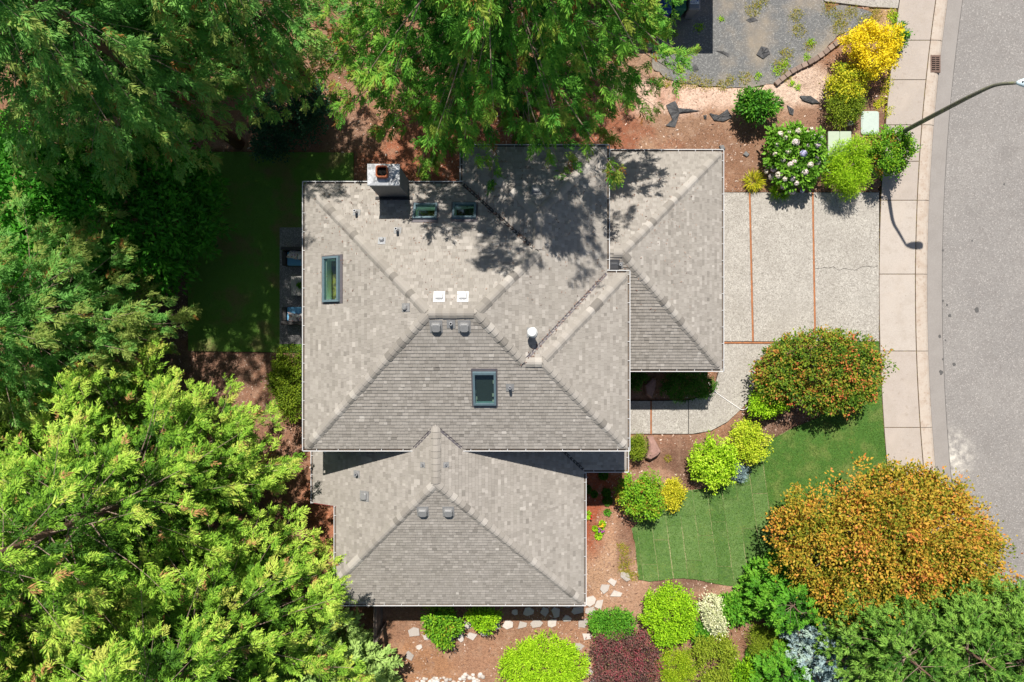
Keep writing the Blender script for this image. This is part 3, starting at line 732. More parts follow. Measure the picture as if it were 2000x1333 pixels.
# --- loose bark chips and debris on the beds
r = np.random.default_rng(11); n = 110000
cx = r.uniform(-19, 19, n); cy = r.uniform(-14.5, 14.5, n)
ok = (fbm(cx*.8, cy*.8) + r.random(n)*.35) > .62
for pl in (driveway_poly, walk_poly, lawn_poly, back_poly, patio_poly, gravel_poly): ok &= ~inpoly(cx, cy, pl)
ok &= (1000+cx*PX) < walk_x(666.5-cy*PX)-2
cx, cy = cx[ok], cy[ok]; n = len(cx)
cz = np.clip((fbm(cx*1.3, cy*1.3)-.5)*.10+(fbm(cx*6, cy*6, 3)-.5)*.035, -.06, .035)+.006
a = r.uniform(0, 6.28, n)
Lc = np.where(r.random(n) < .15, r.uniform(.08,.16,n), r.uniform(.03,.07,n))
link_mesh('bark_chips', leaf_mesh('bark_chips', np.c_[cx,cy,cz], np.c_[np.cos(a),np.sin(a),r.normal(0,.15,n)], unit(np.c_[r.normal(0,.3,n),r.normal(0,.3,n),np.ones(n)]), Lc, Lc*.45, np.clip(r.normal(.55,.28,n),0,1)), MAT['chip'], kind='stuff')

# ================================================================== THE HOUSE
house = empty('house', (0,0,0), 'large house with weathered brown-grey shingled hip roofs and white gutters in mid picture', 'house')
class Hip:
    def __init__(s, xw, xe, yn, ys, z0, pw=.546, pe=.546, pn=.546, ps=.546):
        s.xw,s.xe,s.yn,s.ys,s.z0 = xw,xe,yn,ys,z0
        s.pl = []                                  # (side, a, b, c): z = z0 + a x + b y + c
        if pw: s.pl.append(('W', pw, 0, -pw*xw))
        if pe: s.pl.append(('E', -pe, 0, pe*xe))
        if pn: s.pl.append(('N', 0, -pn, pn*yn))
        if ps: s.pl.append(('S', 0, ps, -ps*ys))
        s.rect = [(xw,ys),(xe,ys),(xe,yn),(xw,yn)]; s.cuts = []
    def z(s, x, y):
        if not (s.xw-1e-6 <= x <= s.xe+1e-6 and s.ys-1e-6 <= y <= s.yn+1e-6): return -99
        return s.z0+min(a*x+b*y+c for _,a,b,c in s.pl)
    def side(s, x, y): return min(s.pl, key=lambda p: p[1]*x+p[2]*y+p[3])
    def faces(s):
        out = []
        for p in s.pl:
            poly = s.rect
            for q in s.pl:
                if q is not p: poly = clip(poly, q[1]-p[1], q[2]-p[2], q[3]-p[3])
                if len(poly) < 3: break
            if len(poly) < 3: continue
            pieces = [poly]
            if s.cuts: pieces = [pp for pp in (s._cut(poly, c) for c in s.cuts) if len(pp) >= 3]
            out += [(p, pp) for pp in pieces]
        return out
    @staticmethod
    def _cut(poly, c):
        for h in c:
            poly = clip(poly, *h)
            if len(poly) < 3: return []
        return poly

k5 = 1-5.2/CAMH; k3 = 1-2.9/CAMH
def e5(px, py): v = W(px, py, 5.2); return v.x, v.y
def e3(px, py): v = W(px, py, 2.9); return v.x, v.y
xW, yN = e5(597, 361); xE, yS = e5(1224, 875); xNE, yNN = e5(1184, 289); xNW, _ = e5(905, 0); _, yEN = e5(0, 535)
A = Hip(xW, xNE, yN, yS, 5.2, pe=.567)
Bn = Hip(xNW, xNE, yNN, yN-3.4, 5.2, pe=.567, ps=None)
Ce = Hip(xNE-7.0, xE, yEN, yS, 5.2, pw=None)
gxE, gyN = e3(1408, 298); _, gyS = e3(0, 720)
Gr = Hip(2.9, gxE, gyN, gyS, 2.9, pw=None)
sxW, sy0 = e3(613, 875); sxE, syS = e3(1139, 1178); _, pyS = e3(0, 917); pxE, _ = e3(1222, 0)
_, jogy = e3(0, 982); jogx = -300/PX
Sw = Hip(sxW, sxE, yS+4.2, syS, 2.9, pw=.566, pe=.527, pn=None)
Sw.cuts = [[(0,1,-jogy)], [(0,-1,jogy),(1,0,-jogx)]]
Pp = Hip(sxE-5.2, pxE, yS+3.0, pyS, 2.9, pw=None, pn=None)
ROOFS = [('main', [A, Bn, Ce], 'upper main hip roof'), ('garage', [Gr], 'lower hip roof over the garage by the driveway'), ('south', [Sw, Pp], 'lower front hip roof with two pale vents')]
ALL = [A, Bn, Ce, Gr, Sw, Pp]
def zroof(x, y): return max(h.z(x, y) for h in ALL)
def onroof(px, py):
    z = 5.5
    for _ in range(25):
        w = W(px, py, z); zz = zroof(w.x, w.y)
        z = .5*z+.5*zz
    w = W(px, py, z); h = max(ALL, key=lambda q: q.z(w.x, w.y)); s = h.side(w.x, w.y)
    up = Vector((s[1], s[2], 0)); p = up.length; up.normalize()
    ny_ = Vector((up.x, up.y, p)).normalized(); xx = ny_.cross(Vector((0,0,1))).normalized()
    nz_ = xx.cross(ny_).normalized()
    if nz_.z < 0: nz_ = -nz_; xx = -xx
    M = Matrix((( xx.x, ny_.x, nz_.x, w.x), (xx.y, ny_.y, nz_.y, w.y), (xx.z, ny_.z, nz_.z, z), (0,0,0,1)))
    return M, Vector((w.x, w.y, z)), s

# skylight openings (centre px, width along eave, length up the slope)
SKY = []
for px, py, w_, l_ in ((650,546,1.36,.56),(831,416,.64,.50),(907,415,.64,.50),(946.5,757,.60,1.10)):
    SKY.append((px,py,w_,l_)+onroof(px,py))
def sky_cut(poly, side):
    """split a roof polygon round the skylight holes"""
    polys = [poly]
    for px,py,w_,l_,M,c,s in SKY:
        if s is not side: continue
        lx = M.to_3x3() @ Vector((1,0,0)); ly = M.to_3x3() @ Vector((0,1,0)); pitch = math.hypot(s[1],s[2])
        ca = 1/math.sqrt(1+pitch*pitch)
        hx, hy = w_/2, l_/2*ca
        ux = Vector((lx.x,lx.y)).normalized(); uy = Vector((ly.x,ly.y)).normalized()
        hp = []
        for u, hh in ((ux,hx),(-ux,hx),(uy,hy),(-uy,hy)):
            hp.append((-u.x, -u.y, u.dot(Vector((c.x,c.y)))+hh))
        new = []
        for pl in polys:
            cur = pl
            for a,b,cc in hp:
                o = clip(cur, -a, -b, -cc) if len(cur) >= 3 else []
                if len(o) >= 3 and abs(parea(o)) > 1e-5: new.append(o)
                cur = clip(cur, a, b, cc) if len(cur) >= 3 else []
        polys = new
    return polys

EXPO = .124
shin_me = []
def tab_mesh(t):
    mb = MB(); th = .018
    vs = [(-.5,0,th),(.5,0,th),(.5,EXPO*1.02,.006),(-.5,EXPO*1.02,.006),(-.5,0,-.002),(.5,0,-.002),(.5,EXPO*1.02,-.002),(-.5,EXPO*1.02,-.002)]
    mb.add(vs, [(0,1,2,3),(0,4,5,1),(1,5,6,2),(3,7,4,0)], t)
    me = bpy.data.meshes.new('shingle'); me.from_pydata(mb.v,[],mb.f)
    at = me.attributes.new('tint','FLOAT','FACE'); at.data.foreach_set('value', np.array(mb.t,dtype=np.float32)); me.materials.append(MAT['shingle']); return me
TINTS = [.12,.3,.45,.55,.68,.85]
tabmes = [tab_mesh(t) for t in TINTS]
sr = random.Random(5)
cap_count = 0
def shingle_roof(hips, roof_obj, n_single):
    field = MB(); deck = MB(); singles = []
    for hi, H_ in enumerate(hips):
        for s, poly in H_.faces():
            up = Vector((s[1], s[2])); p = up.length; up.normalize(); ea = Vector((-up.y, up.x)) # ea: along eave
            ca = 1/math.sqrt(1+p*p); stepv = EXPO*ca
            zf = lambda x, y: H_.z0+s[1]*x+s[2]*y+s[3]
            for pc in sky_cut(poly, s):
                deck.add([(x,y,zf(x,y)-.012-.006*hi) for x,y in (pc if parea(pc) > 0 else pc[::-1])], [tuple(range(len(pc)))])
            us = [ea.x*x+ea.y*y for x,y in poly]; vv = [up.x*x+up.y*y for x,y in poly]
            v0 = min(vv)-.03; row = 0
            pp = poly if parea(poly) > 0 else poly[::-1]
            holes = [(c, w_, l_*ca) for px,py,w_,l_,M,c,ss in SKY if ss is s]
            v = v0
            while v < max(vv):
                u = min(us)-sr.uniform(0,.3)
                base = sr.uniform(-.04,.04)
                while u < max(us):
                    wd = sr.choice((.09,.11,.13,.15,.17,.20))
                    q = [(u+.0015,v),(u+wd-.0015,v),(u+wd-.0015,v+stepv*1.02),(u+.0015,v+stepv*1.02)]
                    u += wd
                    q = [(ea.x*a+up.x*b, ea.y*a+up.y*b) for a,b in q]
                    mx = sum(a for a,b in q)/4; my = sum(b for a,b in q)/4; zm = zf(mx,my)
                    skip = False
                    for oi, O in enumerate(ALL):
                        if O is H_: continue
                        zo = O.z(mx,my)
                        if zo > zm+.22: skip = True; break
                        if abs(zo-zm) < .02 and oi < ALL.index(H_) and all(abs(O.z(x_,y_)-zf(x_,y_)) < .02 for x_,y_ in q): skip = True; break
                    if skip: continue
                    for c, w_, l_ in holes:
                        du = abs(ea.x*(mx-c.x)+ea.y*(my-c.y)); dv = abs(up.x*(mx-c.x)+up.y*(my-c.y))
                        if du < w_/2+wd/2-.06 and dv < l_/2+stepv/2-.05: skip = True; break
                    if skip: continue
                    full = True; cl = q if parea(q) > 0 else q[::-1]
                    m = len(pp)
                    ext = []
                    for e in range(m):
                        x0,y0 = pp[e]; x1,y1 = pp[(e+1)%m]
                        a_,b_,c_ = -(y1-y0),(x1-x0),(y1-y0)*x0-(x1-x0)*y0
                        ln = math.hypot(a_,b_)
                        if ln < 1e-6: continue
                        # let the eave course overhang a little
                        eave = abs(a_*up.x+b_*up.y)/ln > .99 and (a_*up.x+b_*up.y) > 0
                        cc = c_+ln*.045 if eave else c_
                        if any(a_*x+b_*y+cc < 0 for x,y in cl): full = False; cl = clip(cl, a_, b_, cc)
                        if len(cl) < 3: break
                    if len(cl) < 3 or abs(parea(cl)) < 4e-4: continue
                    t = min(1,max(0, sr.gauss(.49+base,.105)+(.17 if sr.random() < .10 else 0)-(.13 if sr.random() < .10 else 0)))
                    th = .016+.014*sr.random()
                    if full: singles.append((zm, mx, my, wd, t, s, H_, len(field.f)))
                    top = []
                    for x,y in cl:
                        vv_ = (up.x*x+up.y*y-v)/stepv
                        top.append((x,y,zf(x,y)+.006+th*(1-vv_)))
                    nn = len(cl)
                    bot = [(x,y,zf(x,y)-.004) for x,y in cl]
                    field.add(top+bot, [tuple(range(nn))]+[(i, i+nn, (i+1)%nn+nn, (i+1)%nn) for i in range(nn)], t)
                    if full: singles[-1] = singles[-1]+(len(field.f),)
                v += stepv; row += 1
    if n_single:
        # the tabs that show largest (highest on the roof) become single pieces
        vis = [q for q in singles if all(O.z(q[1],q[2]) < q[0]+.02 for O in ALL)]
        vis.sort(key=lambda q: -q[0]); pick = vis[:n_single]
        dropf = set()
        for q in pick:
            zm, mx, my, wd, t, s, H_, f0, f1 = q
            dropf.update(range(f0, f1))
            up = Vector((s[1], s[2], 0)); p = up.length; up.normalize(); yv = Vector((up.x,up.y,p)).normalized()
            nv = Vector((-s[1],-s[2],1)).normalized(); xv = yv.cross(nv).normalized()
            low = Vector((mx,my,zm))-yv*(EXPO*.5)
            me = tabmes[min(range(6), key=lambda i: abs(TINTS[i]-t))]
            o = bpy.data.objects.new('shingle', me); COL.objects.link(o); o.parent = roof_obj
            M = Matrix(((xv.x*(wd-.003),yv.x,nv.x,low.x),(xv.y*(wd-.003),yv.y,nv.y,low.y),(xv.z*(wd-.003),yv.z,nv.z,low.z),(0,0,0,1)))
            o.matrix_basis = M
        keepf = [i for i in range(len(field.f)) if i not in dropf]
        field.f = [field.f[i] for i in keepf]; field.t = [field.t[i] for i in keepf]
    field.build('shingle_courses', MAT['shingle'], roof_obj, kind='stuff')
    return deck

def cap_mesh(t):
    mb = MB(); w = .155; L0 = .30
    vs = [(-w,0,-.042),(-w*.45,0,.026),(0,0,.042),(w*.45,0,.026),(w,0,-.042), (-w,L0,-.065),(-w*.45,L0,-.008),(0,L0,.006),(w*.45,L0,-.008),(w,L0,-.065)]
    vs += [(x,y,z-.035) for x,y,z in vs[:5]]
    mb.add(vs, [(i,i+1,i+6,i+5) for i in range(4)]+[(10+i,11+i,i+1,i) for i in range(4)], t)
    me = bpy.data.meshes.new('ridge_cap'); me.from_pydata(mb.v,[],mb.f)
    at = me.attributes.new('tint','FLOAT','FACE'); at.data.foreach_set('value', np.array(mb.t,dtype=np.float32)); me.materials.append(MAT['shingle']); return me
capmes = [cap_mesh(t) for t in TINTS]
def caps(a, b, parent, drop=.0):
    """overlapping caps from low end a to high end b"""
    a = Vector(a); b = Vector(b); d = b-a; Ln = d.length; d.normalize(); step = .215; n = max(0, int((Ln-.27)/step))
    side = d.cross(Vector((0,0,1))).normalized(); up = side.cross(d).normalized()
    for i in range(n+1):
        p = a+d*(i*step)+up*(.022-drop)
        sc_ = Vector((sr.uniform(.94,1.06), 1, 1))
        me = capmes[min(5,max(0,int(sr.gauss(3.1,1.5))))]
        o = bpy.data.objects.new('ridge_cap', me); COL.objects.link(o); o.parent = parent
        s2 = side*sc_.x
        o.matrix_basis = Matrix(((s2.x,d.x,up.x,p.x),(s2.y,d.y,up.y,p.y),(s2.z,d.z,up.z,p.z),(0,0,0,1)))
def h3(H_, x, y): return (x, y, H_.z(x, y))

# roof decks with their shingles
roof_objs = {}
for nm, hips, lab in ROOFS:
    ro = bpy.data.objects.new('roof', bpy.data.meshes.new('roof')); COL.objects.link(ro); ro.parent = house; ro['label'] = lab
    dk = shingle_roof(hips, ro, 300 if nm == 'main' else 0)
    me = bpy.data.meshes.new('roof'); me.from_pydata(dk.v, [], dk.f); me.materials.append(MAT['deck']); me.update(); ro.data = me
    roof_objs[nm] = ro
hw = (yN-yS)/2; rz_ = 5.2+.546*hw; ymid = (yN+yS)/2; rw = xW+hw; re_ = xNE-hw*.546/.567
xrB = (.567*xNE+.546*xNW)/(.546+.567); zrB = 5.2+.546*(xrB-xNW); yrB1 = yN-(zrB-5.2)/.546; yrB0 = yNN-(zrB-5.2)/.546
hc = (yEN-yS)/2; zrC = 5.2+.546*hc; ymc = (yEN+yS)/2; xrC1 = xE-hc; xrC0 = xNE-(zrC-5.2)/.567
R0 = roof_objs['main']
caps((xW+.1,yS+.1,5.25),(rw,ymid,rz_),R0); caps((xW+.1,yN-.1,5.25),(rw,ymid,rz_),R0)
caps((rw,ymid,rz_),(re_,ymid,rz_),R0)
caps((xrB,yrB1,zrB),(re_,ymid,rz_),R0); caps((xrC0,ymc,zrC),(re_,ymid,rz_),R0)
caps((xNW+.1,yNN-.1,5.25),(xrB,yrB0,zrB),R0); caps((xNE-.1,yNN-.1,5.25),(xrB,yrB0,zrB),R0); caps((xrB,yrB0,zrB),(xrB,yrB1,zrB),R0)
caps((xE-.1,yS+.1,5.25),(xrC1,ymc,zrC),R0); caps((xE-.1,yEN-.1,5.25),(xrC1,ymc,zrC),R0); caps((xrC1,ymc,zrC),(xrC0,ymc,zrC),R0)
R1 = roof_objs['garage']; hg = (gyN-gyS)/2; zg = 2.9+.546*hg; gym = (gyN+gyS)/2; gxr = gxE-hg
caps((gxE-.1,gyN-.1,2.95),(gxr,gym,zg),R1); caps((gxE-.1,gyS+.1,2.95),(gxr,gym,zg),R1); caps((gxr,gym,zg),(xNE+.15,gym,zg),R1)
R2 = roof_objs['south']; xs = (.566*sxW+.527*sxE)/(.566+.527); zs = 2.9+.566*(xs-sxW); ysr = syS+(zs-2.9)/.546
jz = 2.9+.566*(jogx-sxW); 
caps((jogx,syS+(jz-2.9)/.546,jz),(xs,ysr,zs),R2); caps((sxE-.1,syS+.1,2.95),(xs,ysr,zs),R2)
ymeet = yS+(zs-5.2)/.546
caps((xs,ysr,zs),(xs,ymeet+.1,zs),R2)

# valley flashing
def valley(a, b, mat, w=.09, lift=.035):
    a = Vector(a); b = Vector(b); d = (b-a).normalized(); s = d.cross(Vector((0,0,1))).normalized()*w; up = Vector((0,0,lift))
    e = Vector((0,0,.03))
    MB().add([a-s+up+e,a+up,a+s+up+e,b-s+up+e,b+up,b+s+up+e,a-s+e,a+s+e,b-s+e,b+s+e], [(0,1,4,3),(1,2,5,4),(0,3,8,6),(2,7,9,5)]).build('valley_flashing', mat, house)
valley((xNW,yN,5.2),(xrB,yrB1,zrB), MAT['valleydark'], .055, .02)
valley((xNE,yEN,5.2),(xrC0,ymc,zrC), MAT['valley'], .05, .02)
vxl = sxW+(5.2-2.9)/.566; vxr = sxE-(5.2-2.9)/.527
valley((vxl,yS,5.2),(xs,ymeet,zs), MAT['valley'], .045, .02); valley((vxr,yS,5.2),(xs,ymeet,zs), MAT['valley'], .045, .02)
vq = sxE-.05-(yS-.15-pyS)*.546/.527
valley((sxE,pyS,2.9),(sxE-(yS-pyS+.5)*.546/.527,yS+.5,2.9+(yS-pyS+.5)*.546), MAT['valleydark'], .05, .02)

# eaves: fascia, gutter with hangers
def eave(p, q, out, z0, ends=(0,0), gut=True, s0=None):
    p = Vector((p[0],p[1],z0)); q = Vector((q[0],q[1],z0 if s0 is None else s0)); d = (q-p).normalized(); o = Vector((out[0],out[1],0)); u = Vector((0,0,1))
    def bar(a, b, o0, o1, z0_, z1_, mb, e0=0, e1=0):
        a = a-d*e0; b = b+d*e1
        vs = [a+o*o0+u*z0_, b+o*o0+u*z0_, b+o*o1+u*z0_, a+o*o1+u*z0_, a+o*o0+u*z1_, b+o*o0+u*z1_, b+o*o1+u*z1_, a+o*o1+u*z1_]
        mb.add(vs, [(0,3,2,1),(4,5,6,7),(0,1,5,4),(1,2,6,5),(2,3,7,6),(3,0,4,7)])
    mb = MB(); bar(p, q, -.03, .0, -.20, -.004, mb); mb.build('fascia', MAT['fascia'], house)
    if not gut: return
    g = .125
    mb = MB()
    bar(p, q, g-.022, g, -.115, -.012, mb, ends[0], ends[1])     # outer wall and lip
    bar(p, q, .003, .014, -.105, -.022, mb, 0, 0)
    bar(p, q, .014, g-.022, -.115, -.10, mb, 0, 0)
    for e, pt in ((0,p),(1,q)):
        sgn = -1 if e == 0 else 1
        a = pt+d*sgn*(ends[e]-.012 if ends[e] > 0 else -.012); bar(a-d*.006, a+d*.006, .014, g-.022, -.1, -.02, mb)
    go = mb.build('gutter', MAT['gutter'], house)
    mb = MB(); bar(p, q, .0145, g-.0225, -.099, -.062, mb, -.02, -.02); mb.build('leaf_litter', MAT['gutter_in'], go)
    mb = MB(); Ln = (q-p).length; n = max(1, int(Ln/.62))
    for i in range(n):
        a = p+d*((i+.5)*Ln/n); bar(a-d*.008, a+d*.008, -.02, g-.004, -.012, -.005, mb)
    mb.build('hangers', MAT['gutter'], go, kind='stuff')
NO,SO,EO,WO = (0,1),(0,-1),(1,0),(-1,0); g_ = .125
eave((xW,yN),(xW,yS),WO,5.2,(g_,g_)); eave((xW,yN),(xNW,yN),NO,5.2,(g_,0)); eave((xNW,yN+.13),(xNW,yNN),WO,5.2,(0,g_))
eave((xNW,yNN),(xNE,yNN),NO,5.2,(g_,g_)); eave((xNE,yNN),(xNE,yEN+.14),EO,5.2,(g_,0)); eave((xNE,yEN),(xE,yEN),NO,5.2,(0,g_))
eave((xE,yEN),(xE,yS),EO,5.2,(g_,g_)); eave((xW,yS),(vxl,yS),SO,5.2,(g_,0)); eave((vxr,yS),(xE,yS),SO,5.2,(0,g_))
eave((xNE+.16,gyN),(gxE,gyN),NO,2.9,(0,g_)); eave((gxE,gyN),(gxE,gyS),EO,2.9,(g_,g_)); eave((3.2,gyS),(gxE,gyS),SO,2.9,(0,g_))
eave((sxW,yS+.4),(sxW,jogy),WO,2.9,(0,.03)); eave((jogx,jogy),(jogx,syS+(jz-2.9)/.546),WO,jz,(0,0))
eave((jogx,syS),(sxE,syS),SO,2.9,(.02,g_)); eave((sxE,syS),(sxE,pyS-.14),EO,2.9,(g_,0)); eave((sxE,pyS),(pxE,pyS),SO,2.9,(0,g_)); eave((pxE,pyS),(pxE,yS+.6),EO,2.9,(g_,0))
# jog rakes
mb = MB(); mb.add([(sxW,jogy-.03,2.72),(jogx,jogy-.03,jz-.18),(jogx,jogy-.03,jz+.02),(sxW,jogy-.03,2.92),(sxW,jogy,2.72),(jogx,jogy,jz-.18),(jogx,jogy,jz+.02),(sxW,jogy,2.92)], [(0,1,2,3),(7,6,5,4),(3,2,6,7),(4,5,1,0),(0,3,7,4),(1,5,6,2)]); mb.build('rake_board', MAT['fascia'], house)
yj = syS+(jz-2.9)/.546
mb = MB(); mb.add([(jogx-.03,syS,2.72),(jogx-.03,yj,jz-.18),(jogx-.03,yj,jz+.02),(jogx-.03,syS,2.92),(jogx,syS,2.72),(jogx,yj,jz-.18),(jogx,yj,jz+.02),(jogx,syS,2.92)], [(0,3,2,1),(4,5,6,7),(3,7,6,2),(0,1,5,4),(0,4,7,3),(1,2,6,5)]); mb.build('rake_board', MAT['fascia'], house)

# soffits and walls
def soffit(x0,x1,y0,y1,z): MB().box(x0+.002,x1-.002,y0+.002,y1-.002,z-.212,z-.201).build('soffit', MAT['soffit'], house)
soffit(xW,xNE,yS,yN,5.2); soffit(xNW,xNE,yN,yNN,5.204); soffit(xNE,xE,yS,yEN,5.206); soffit(xNE,gxE,gyS,gyN,2.9); soffit(jogx,sxE,syS,jogy,2.9); soffit(sxW,sxE,jogy,yS+.3,2.904); soffit(sxE,pxE,pyS,yS+.3,2.906)
ov = .5
def wallbox(x0,x1,y0,y1,z1,lab=None):
    mb = MB(); n = int(z1/.18)
    for i in range(n):                       # lapped boards
        a = i*z1/n; b = (i+1)*z1/n
        mb.loft([[(x0-.014,y0-.014,a),(x1+.014,y0-.014,a),(x1+.014,y1+.014,a),(x0-.014,y1+.014,a)],[(x0,y0,b),(x1,y0,b),(x1,y1,b),(x0,y1,b)]], caps=False)
    return mb.build('wall', MAT['wall'], house)
wallbox(xW+ov,xNE-ov,yS+ov,yN-ov,4.99); wallbox(xNW+ov,xNE-ov-.004,yN-ov-.4,yNN-ov,4.985); wallbox(xNE-ov-.3,xE-ov,yS+ov+.004,yEN-ov,4.98)
wallbox(xNE-ov-.2,gxE-ov,gyS+ov,gyN-ov,2.69); wallbox(jogx+.3,sxE-ov,syS+ov,jogy+.3,2.69); wallbox(sxW+ov,sxE-ov-.004,jogy+.1,yS+ov+.2,2.686); 
def window(x, y, z, w, h, out):
    o = Vector((out[0],out[1],0)); s = Vector((-out[1],out[0],0)); c = Vector((x,y,z)); mb = MB(); u = Vector((0,0,1))
    M = Matrix(((s.x,o.x,0,c.x),(s.y,o.y,0,c.y),(0,0,1,c.z),(0,0,0,1)))
    mb.box(-w/2-.06,w/2+.06,0,.05,-h/2-.06,-h/2,M); mb.box(-w/2-.06,w/2+.06,0,.05,h/2,h/2+.06,M); mb.box(-w/2-.06,-w/2,0,.05,-h/2,h/2,M); mb.box(w/2,w/2+.06,0,.05,-h/2,h/2,M); mb.box(-.02,.02,0,.045,-h/2,h/2,M)
    f = mb.build('window', MAT['trim'], house)
    MB().box(-w/2,w/2,-.02,.022,-h/2,h/2,M).build('pane', MAT['glassdark'], f)
for yy in (-1.5,.8,3.0): window(xW+ov-.012, yy, 1.4 if yy < 3 else 3.9, 1.5, 1.5, WO)
for yy in (-3.2,0.,2.8): window(xW+ov-.012, yy, 3.9 if yy != 2.8 else 1.4, 1.3, 1.1, WO)
for xx in (-4.5,-1.8,.6): window(xx, syS+ov-.012, 1.5, 1.4, 1.2, SO)
for yy in (-9.5,-7.4): window(sxE-ov+.012, yy, 1.5, 1.3, 1.2, EO)
for yy in (-2.4,-.6): window(xE-ov+.012, yy, 3.9, 1.2, 1.1, EO)
for i, yy in enumerate((gym+2.0, gym-1.6)):
    x = gxE-ov+.012; wdt = 2.9 if i == 0 else 3.2
    mb = MB(); mb.box(x,x+.06,yy-wdt/2-.1,yy-wdt/2,0,2.25); mb.box(x,x+.06,yy+wdt/2,yy+wdt/2+.1,0,2.25); mb.box(x,x+.06,yy-wdt/2-.1,yy+wdt/2+.1,2.252,2.35)
    gd = mb.build('garage_door', MAT['trim'], house)
    for j in range(4):
        MB().bbox(x-.02,x+.03,yy-wdt/2+.005,yy+wdt/2-.005,.06+j*.545,.06+j*.545+.53,.012).build('door_panel', MAT['trim'], gd)

# chimney
zt = 7.3; c0 = W(717,320,zt); c1 = W(780,362,zt)
x0,x1,y0,y1 = c0.x,c1.x,c1.y,c0.y
mb = MB(); n = 26
for i in range(n):
    a = i*(zt-.12)/n; b = (i+1)*(zt-.12)/n
    mb.loft([[(x0+.02,y0+.02,a),(x1-.02,y0+.02,a),(x1-.02,y1-.02,a),(x0+.02,y1-.02,a)],[(x0+.032,y0+.032,b),(x1-.032,y0+.032,b),(x1-.032,y1-.032,b),(x0+.032,y1-.032,b)]], caps=False)
ch = mb.build('chimney', MAT['chim'], house)
fx, fy = W(747.5,338,zt).x, W(747.5,338,zt).y
MB().loft([[(x0,y0,zt-.13),(x1,y0,zt-.13),(x1,y1,zt-.13),(x0,y1,zt-.13)],[(x0,y0,zt-.03),(x1,y0,zt-.03),(x1,y1,zt-.03),(x0,y1,zt-.03)],[(fx-.24,fy-.24,zt+.03),(fx+.24,fy-.24,zt+.03),(fx+.24,fy+.24,zt+.03),(fx-.24,fy+.24,zt+.03)]]).build('crown', MAT['chimcap'], ch)
def rr_ring(cx,cy,h,c,z): 
    o=[]
    for qx,qy,a0 in ((1,1,0),(-1,1,90),(-1,-1,180),(1,-1,270)):
        for k in range(4):
            a=math.radians(a0+k*30); o.append((cx+qx*(h-c)+c*math.cos(a), cy+qy*(h-c)+c*math.sin(a), z))
    return o
MB().loft([rr_ring(fx,fy,.185,.08,zt-.05),rr_ring(fx,fy,.185,.08,zt+.20),rr_ring(fx,fy,.165,.07,zt+.22),rr_ring(fx,fy,.14,.055,zt+.20),rr_ring(fx,fy,.14,.055,zt-.35)], caps=False).build('flue', MAT['flue'], ch)
MB().add(rr_ring(fx,fy,.139,.055,zt+.075), [tuple(range(16))]).build('flue_dark_plate', MAT['holedark'], ch)  # black plate painted as the darkness down the flue
M,c,s = onroof(770,389); MB().box(-.62,.62,-.05,.05,.0,.06,M).build('chimney_flashing', MAT['valleydark'], ch)

# skylights: raised frame, tinted pane, lined shaft ending in a panel painted as the dim room
for px,py,w_,l_,M,c,s in SKY:
    hx,hy = w_/2,l_/2; mb = MB(); H0=.13
    mb.box(-hx-.07,-hx,-hy-.07,hy+.07,-.02,H0,M); mb.box(hx,hx+.07,-hy-.07,hy+.07,-.02,H0,M); mb.box(-hx,hx,-hy-.07,-hy,-.02,H0-.004,M); mb.box(-hx,hx,hy,hy+.07,-.02,H0+.01,M)
    so = mb.build('skylight', MAT['skyframe'], house)
    mb = MB(); mb.box(-hx-.12,hx+.12,-hy-.18,-hy-.072,.018,.034,M); mb.box(-hx-.12,hx+.12,hy+.072,hy+.17,.018,.04,M); mb.box(-hx-.12,-hx-.072,-hy-.071,hy+.071,.018,.036,M); mb.box(hx+.072,hx+.12,-hy-.071,hy+.071,.018,.036,M)
    mb.build('flashing', MAT['valley'], so)
    MB().box(-hx+.001,hx-.001,-hy+.001,hy-.001,H0-.05,H0-.042,M).build('pane', MAT['glass'], so)
    mb = MB()
    vs = [M @ Vector(p) for p in ((-hx,-hy,-.015),(hx,-hy,-.015),(hx,hy,-.015),(-hx,hy,-.015))]
    d = min(.75, min(v.z for v in vs)-5.03)
    lo = [v-Vector((0,0,d)) for v in vs]
    mb.add(vs+lo, [(0,1,5,4),(1,2,6,5),(2,3,7,6),(3,0,4,7)]); mb.build('shaft', MAT['shaft'], so)
    MB().add([v-Vector((0,0,d)) for v in vs], [(0,1,2,3)]).build('dim_room_panel', MAT['shaftend'], so)

# roof vents and pipes
def rvent(px, py, w_, mat, lab=None, h=.13):
    M,c,s = onroof(px,py); mb = MB(); a = w_/2
    mb.box(-a-.05,a+.05,-a-.05,a+.08,.02,.034,M)
    def ring(x,y0,y1,z,cc): return [(-x+cc,y0,z),(x-cc,y0,z),(x,y0+cc,z),(x,y1-cc,z),(x-cc,y1,z),(-x+cc,y1,z),(-x,y1-cc,z),(-x,y0+cc,z)]
    mb.loft([ring(a,-a,a,.034,.03),ring(a,-a,a,h*.75,.04),ring(a*.85,-a*.82,a*.82,h,.05)],M)
    o = mb.build('roof_vent', mat, house)
    MB().box(-a*.85,a*.85,-a-.004,-a+.02,.036,h*.5,M).build('louvre', MAT['black'], o)
    if lab: o['label'] = lab
for px,py in ((858,580),(904,580)): rvent(px,py,.25,MAT['ventwhite'],h=.15)
for px,py in ((852,638),(907,638)): rvent(px,py,.29,MAT['ventgrey'],h=.15)
for px,py in ((826,999),(876,999)): rvent(px,py,.30,MAT['ventgrey'],h=.15)
rvent(712,969,.27,MAT['ventgrey'],h=.12); rvent(793,601,.16,MAT['ventgrey'],h=.13); rvent(1046,372,.29,MAT['ventgrey'],h=.15); rvent(1198,519,.30,MAT['ventdark'],h=.17); rvent(746,471,.14,MAT['pipe'],h=.14)
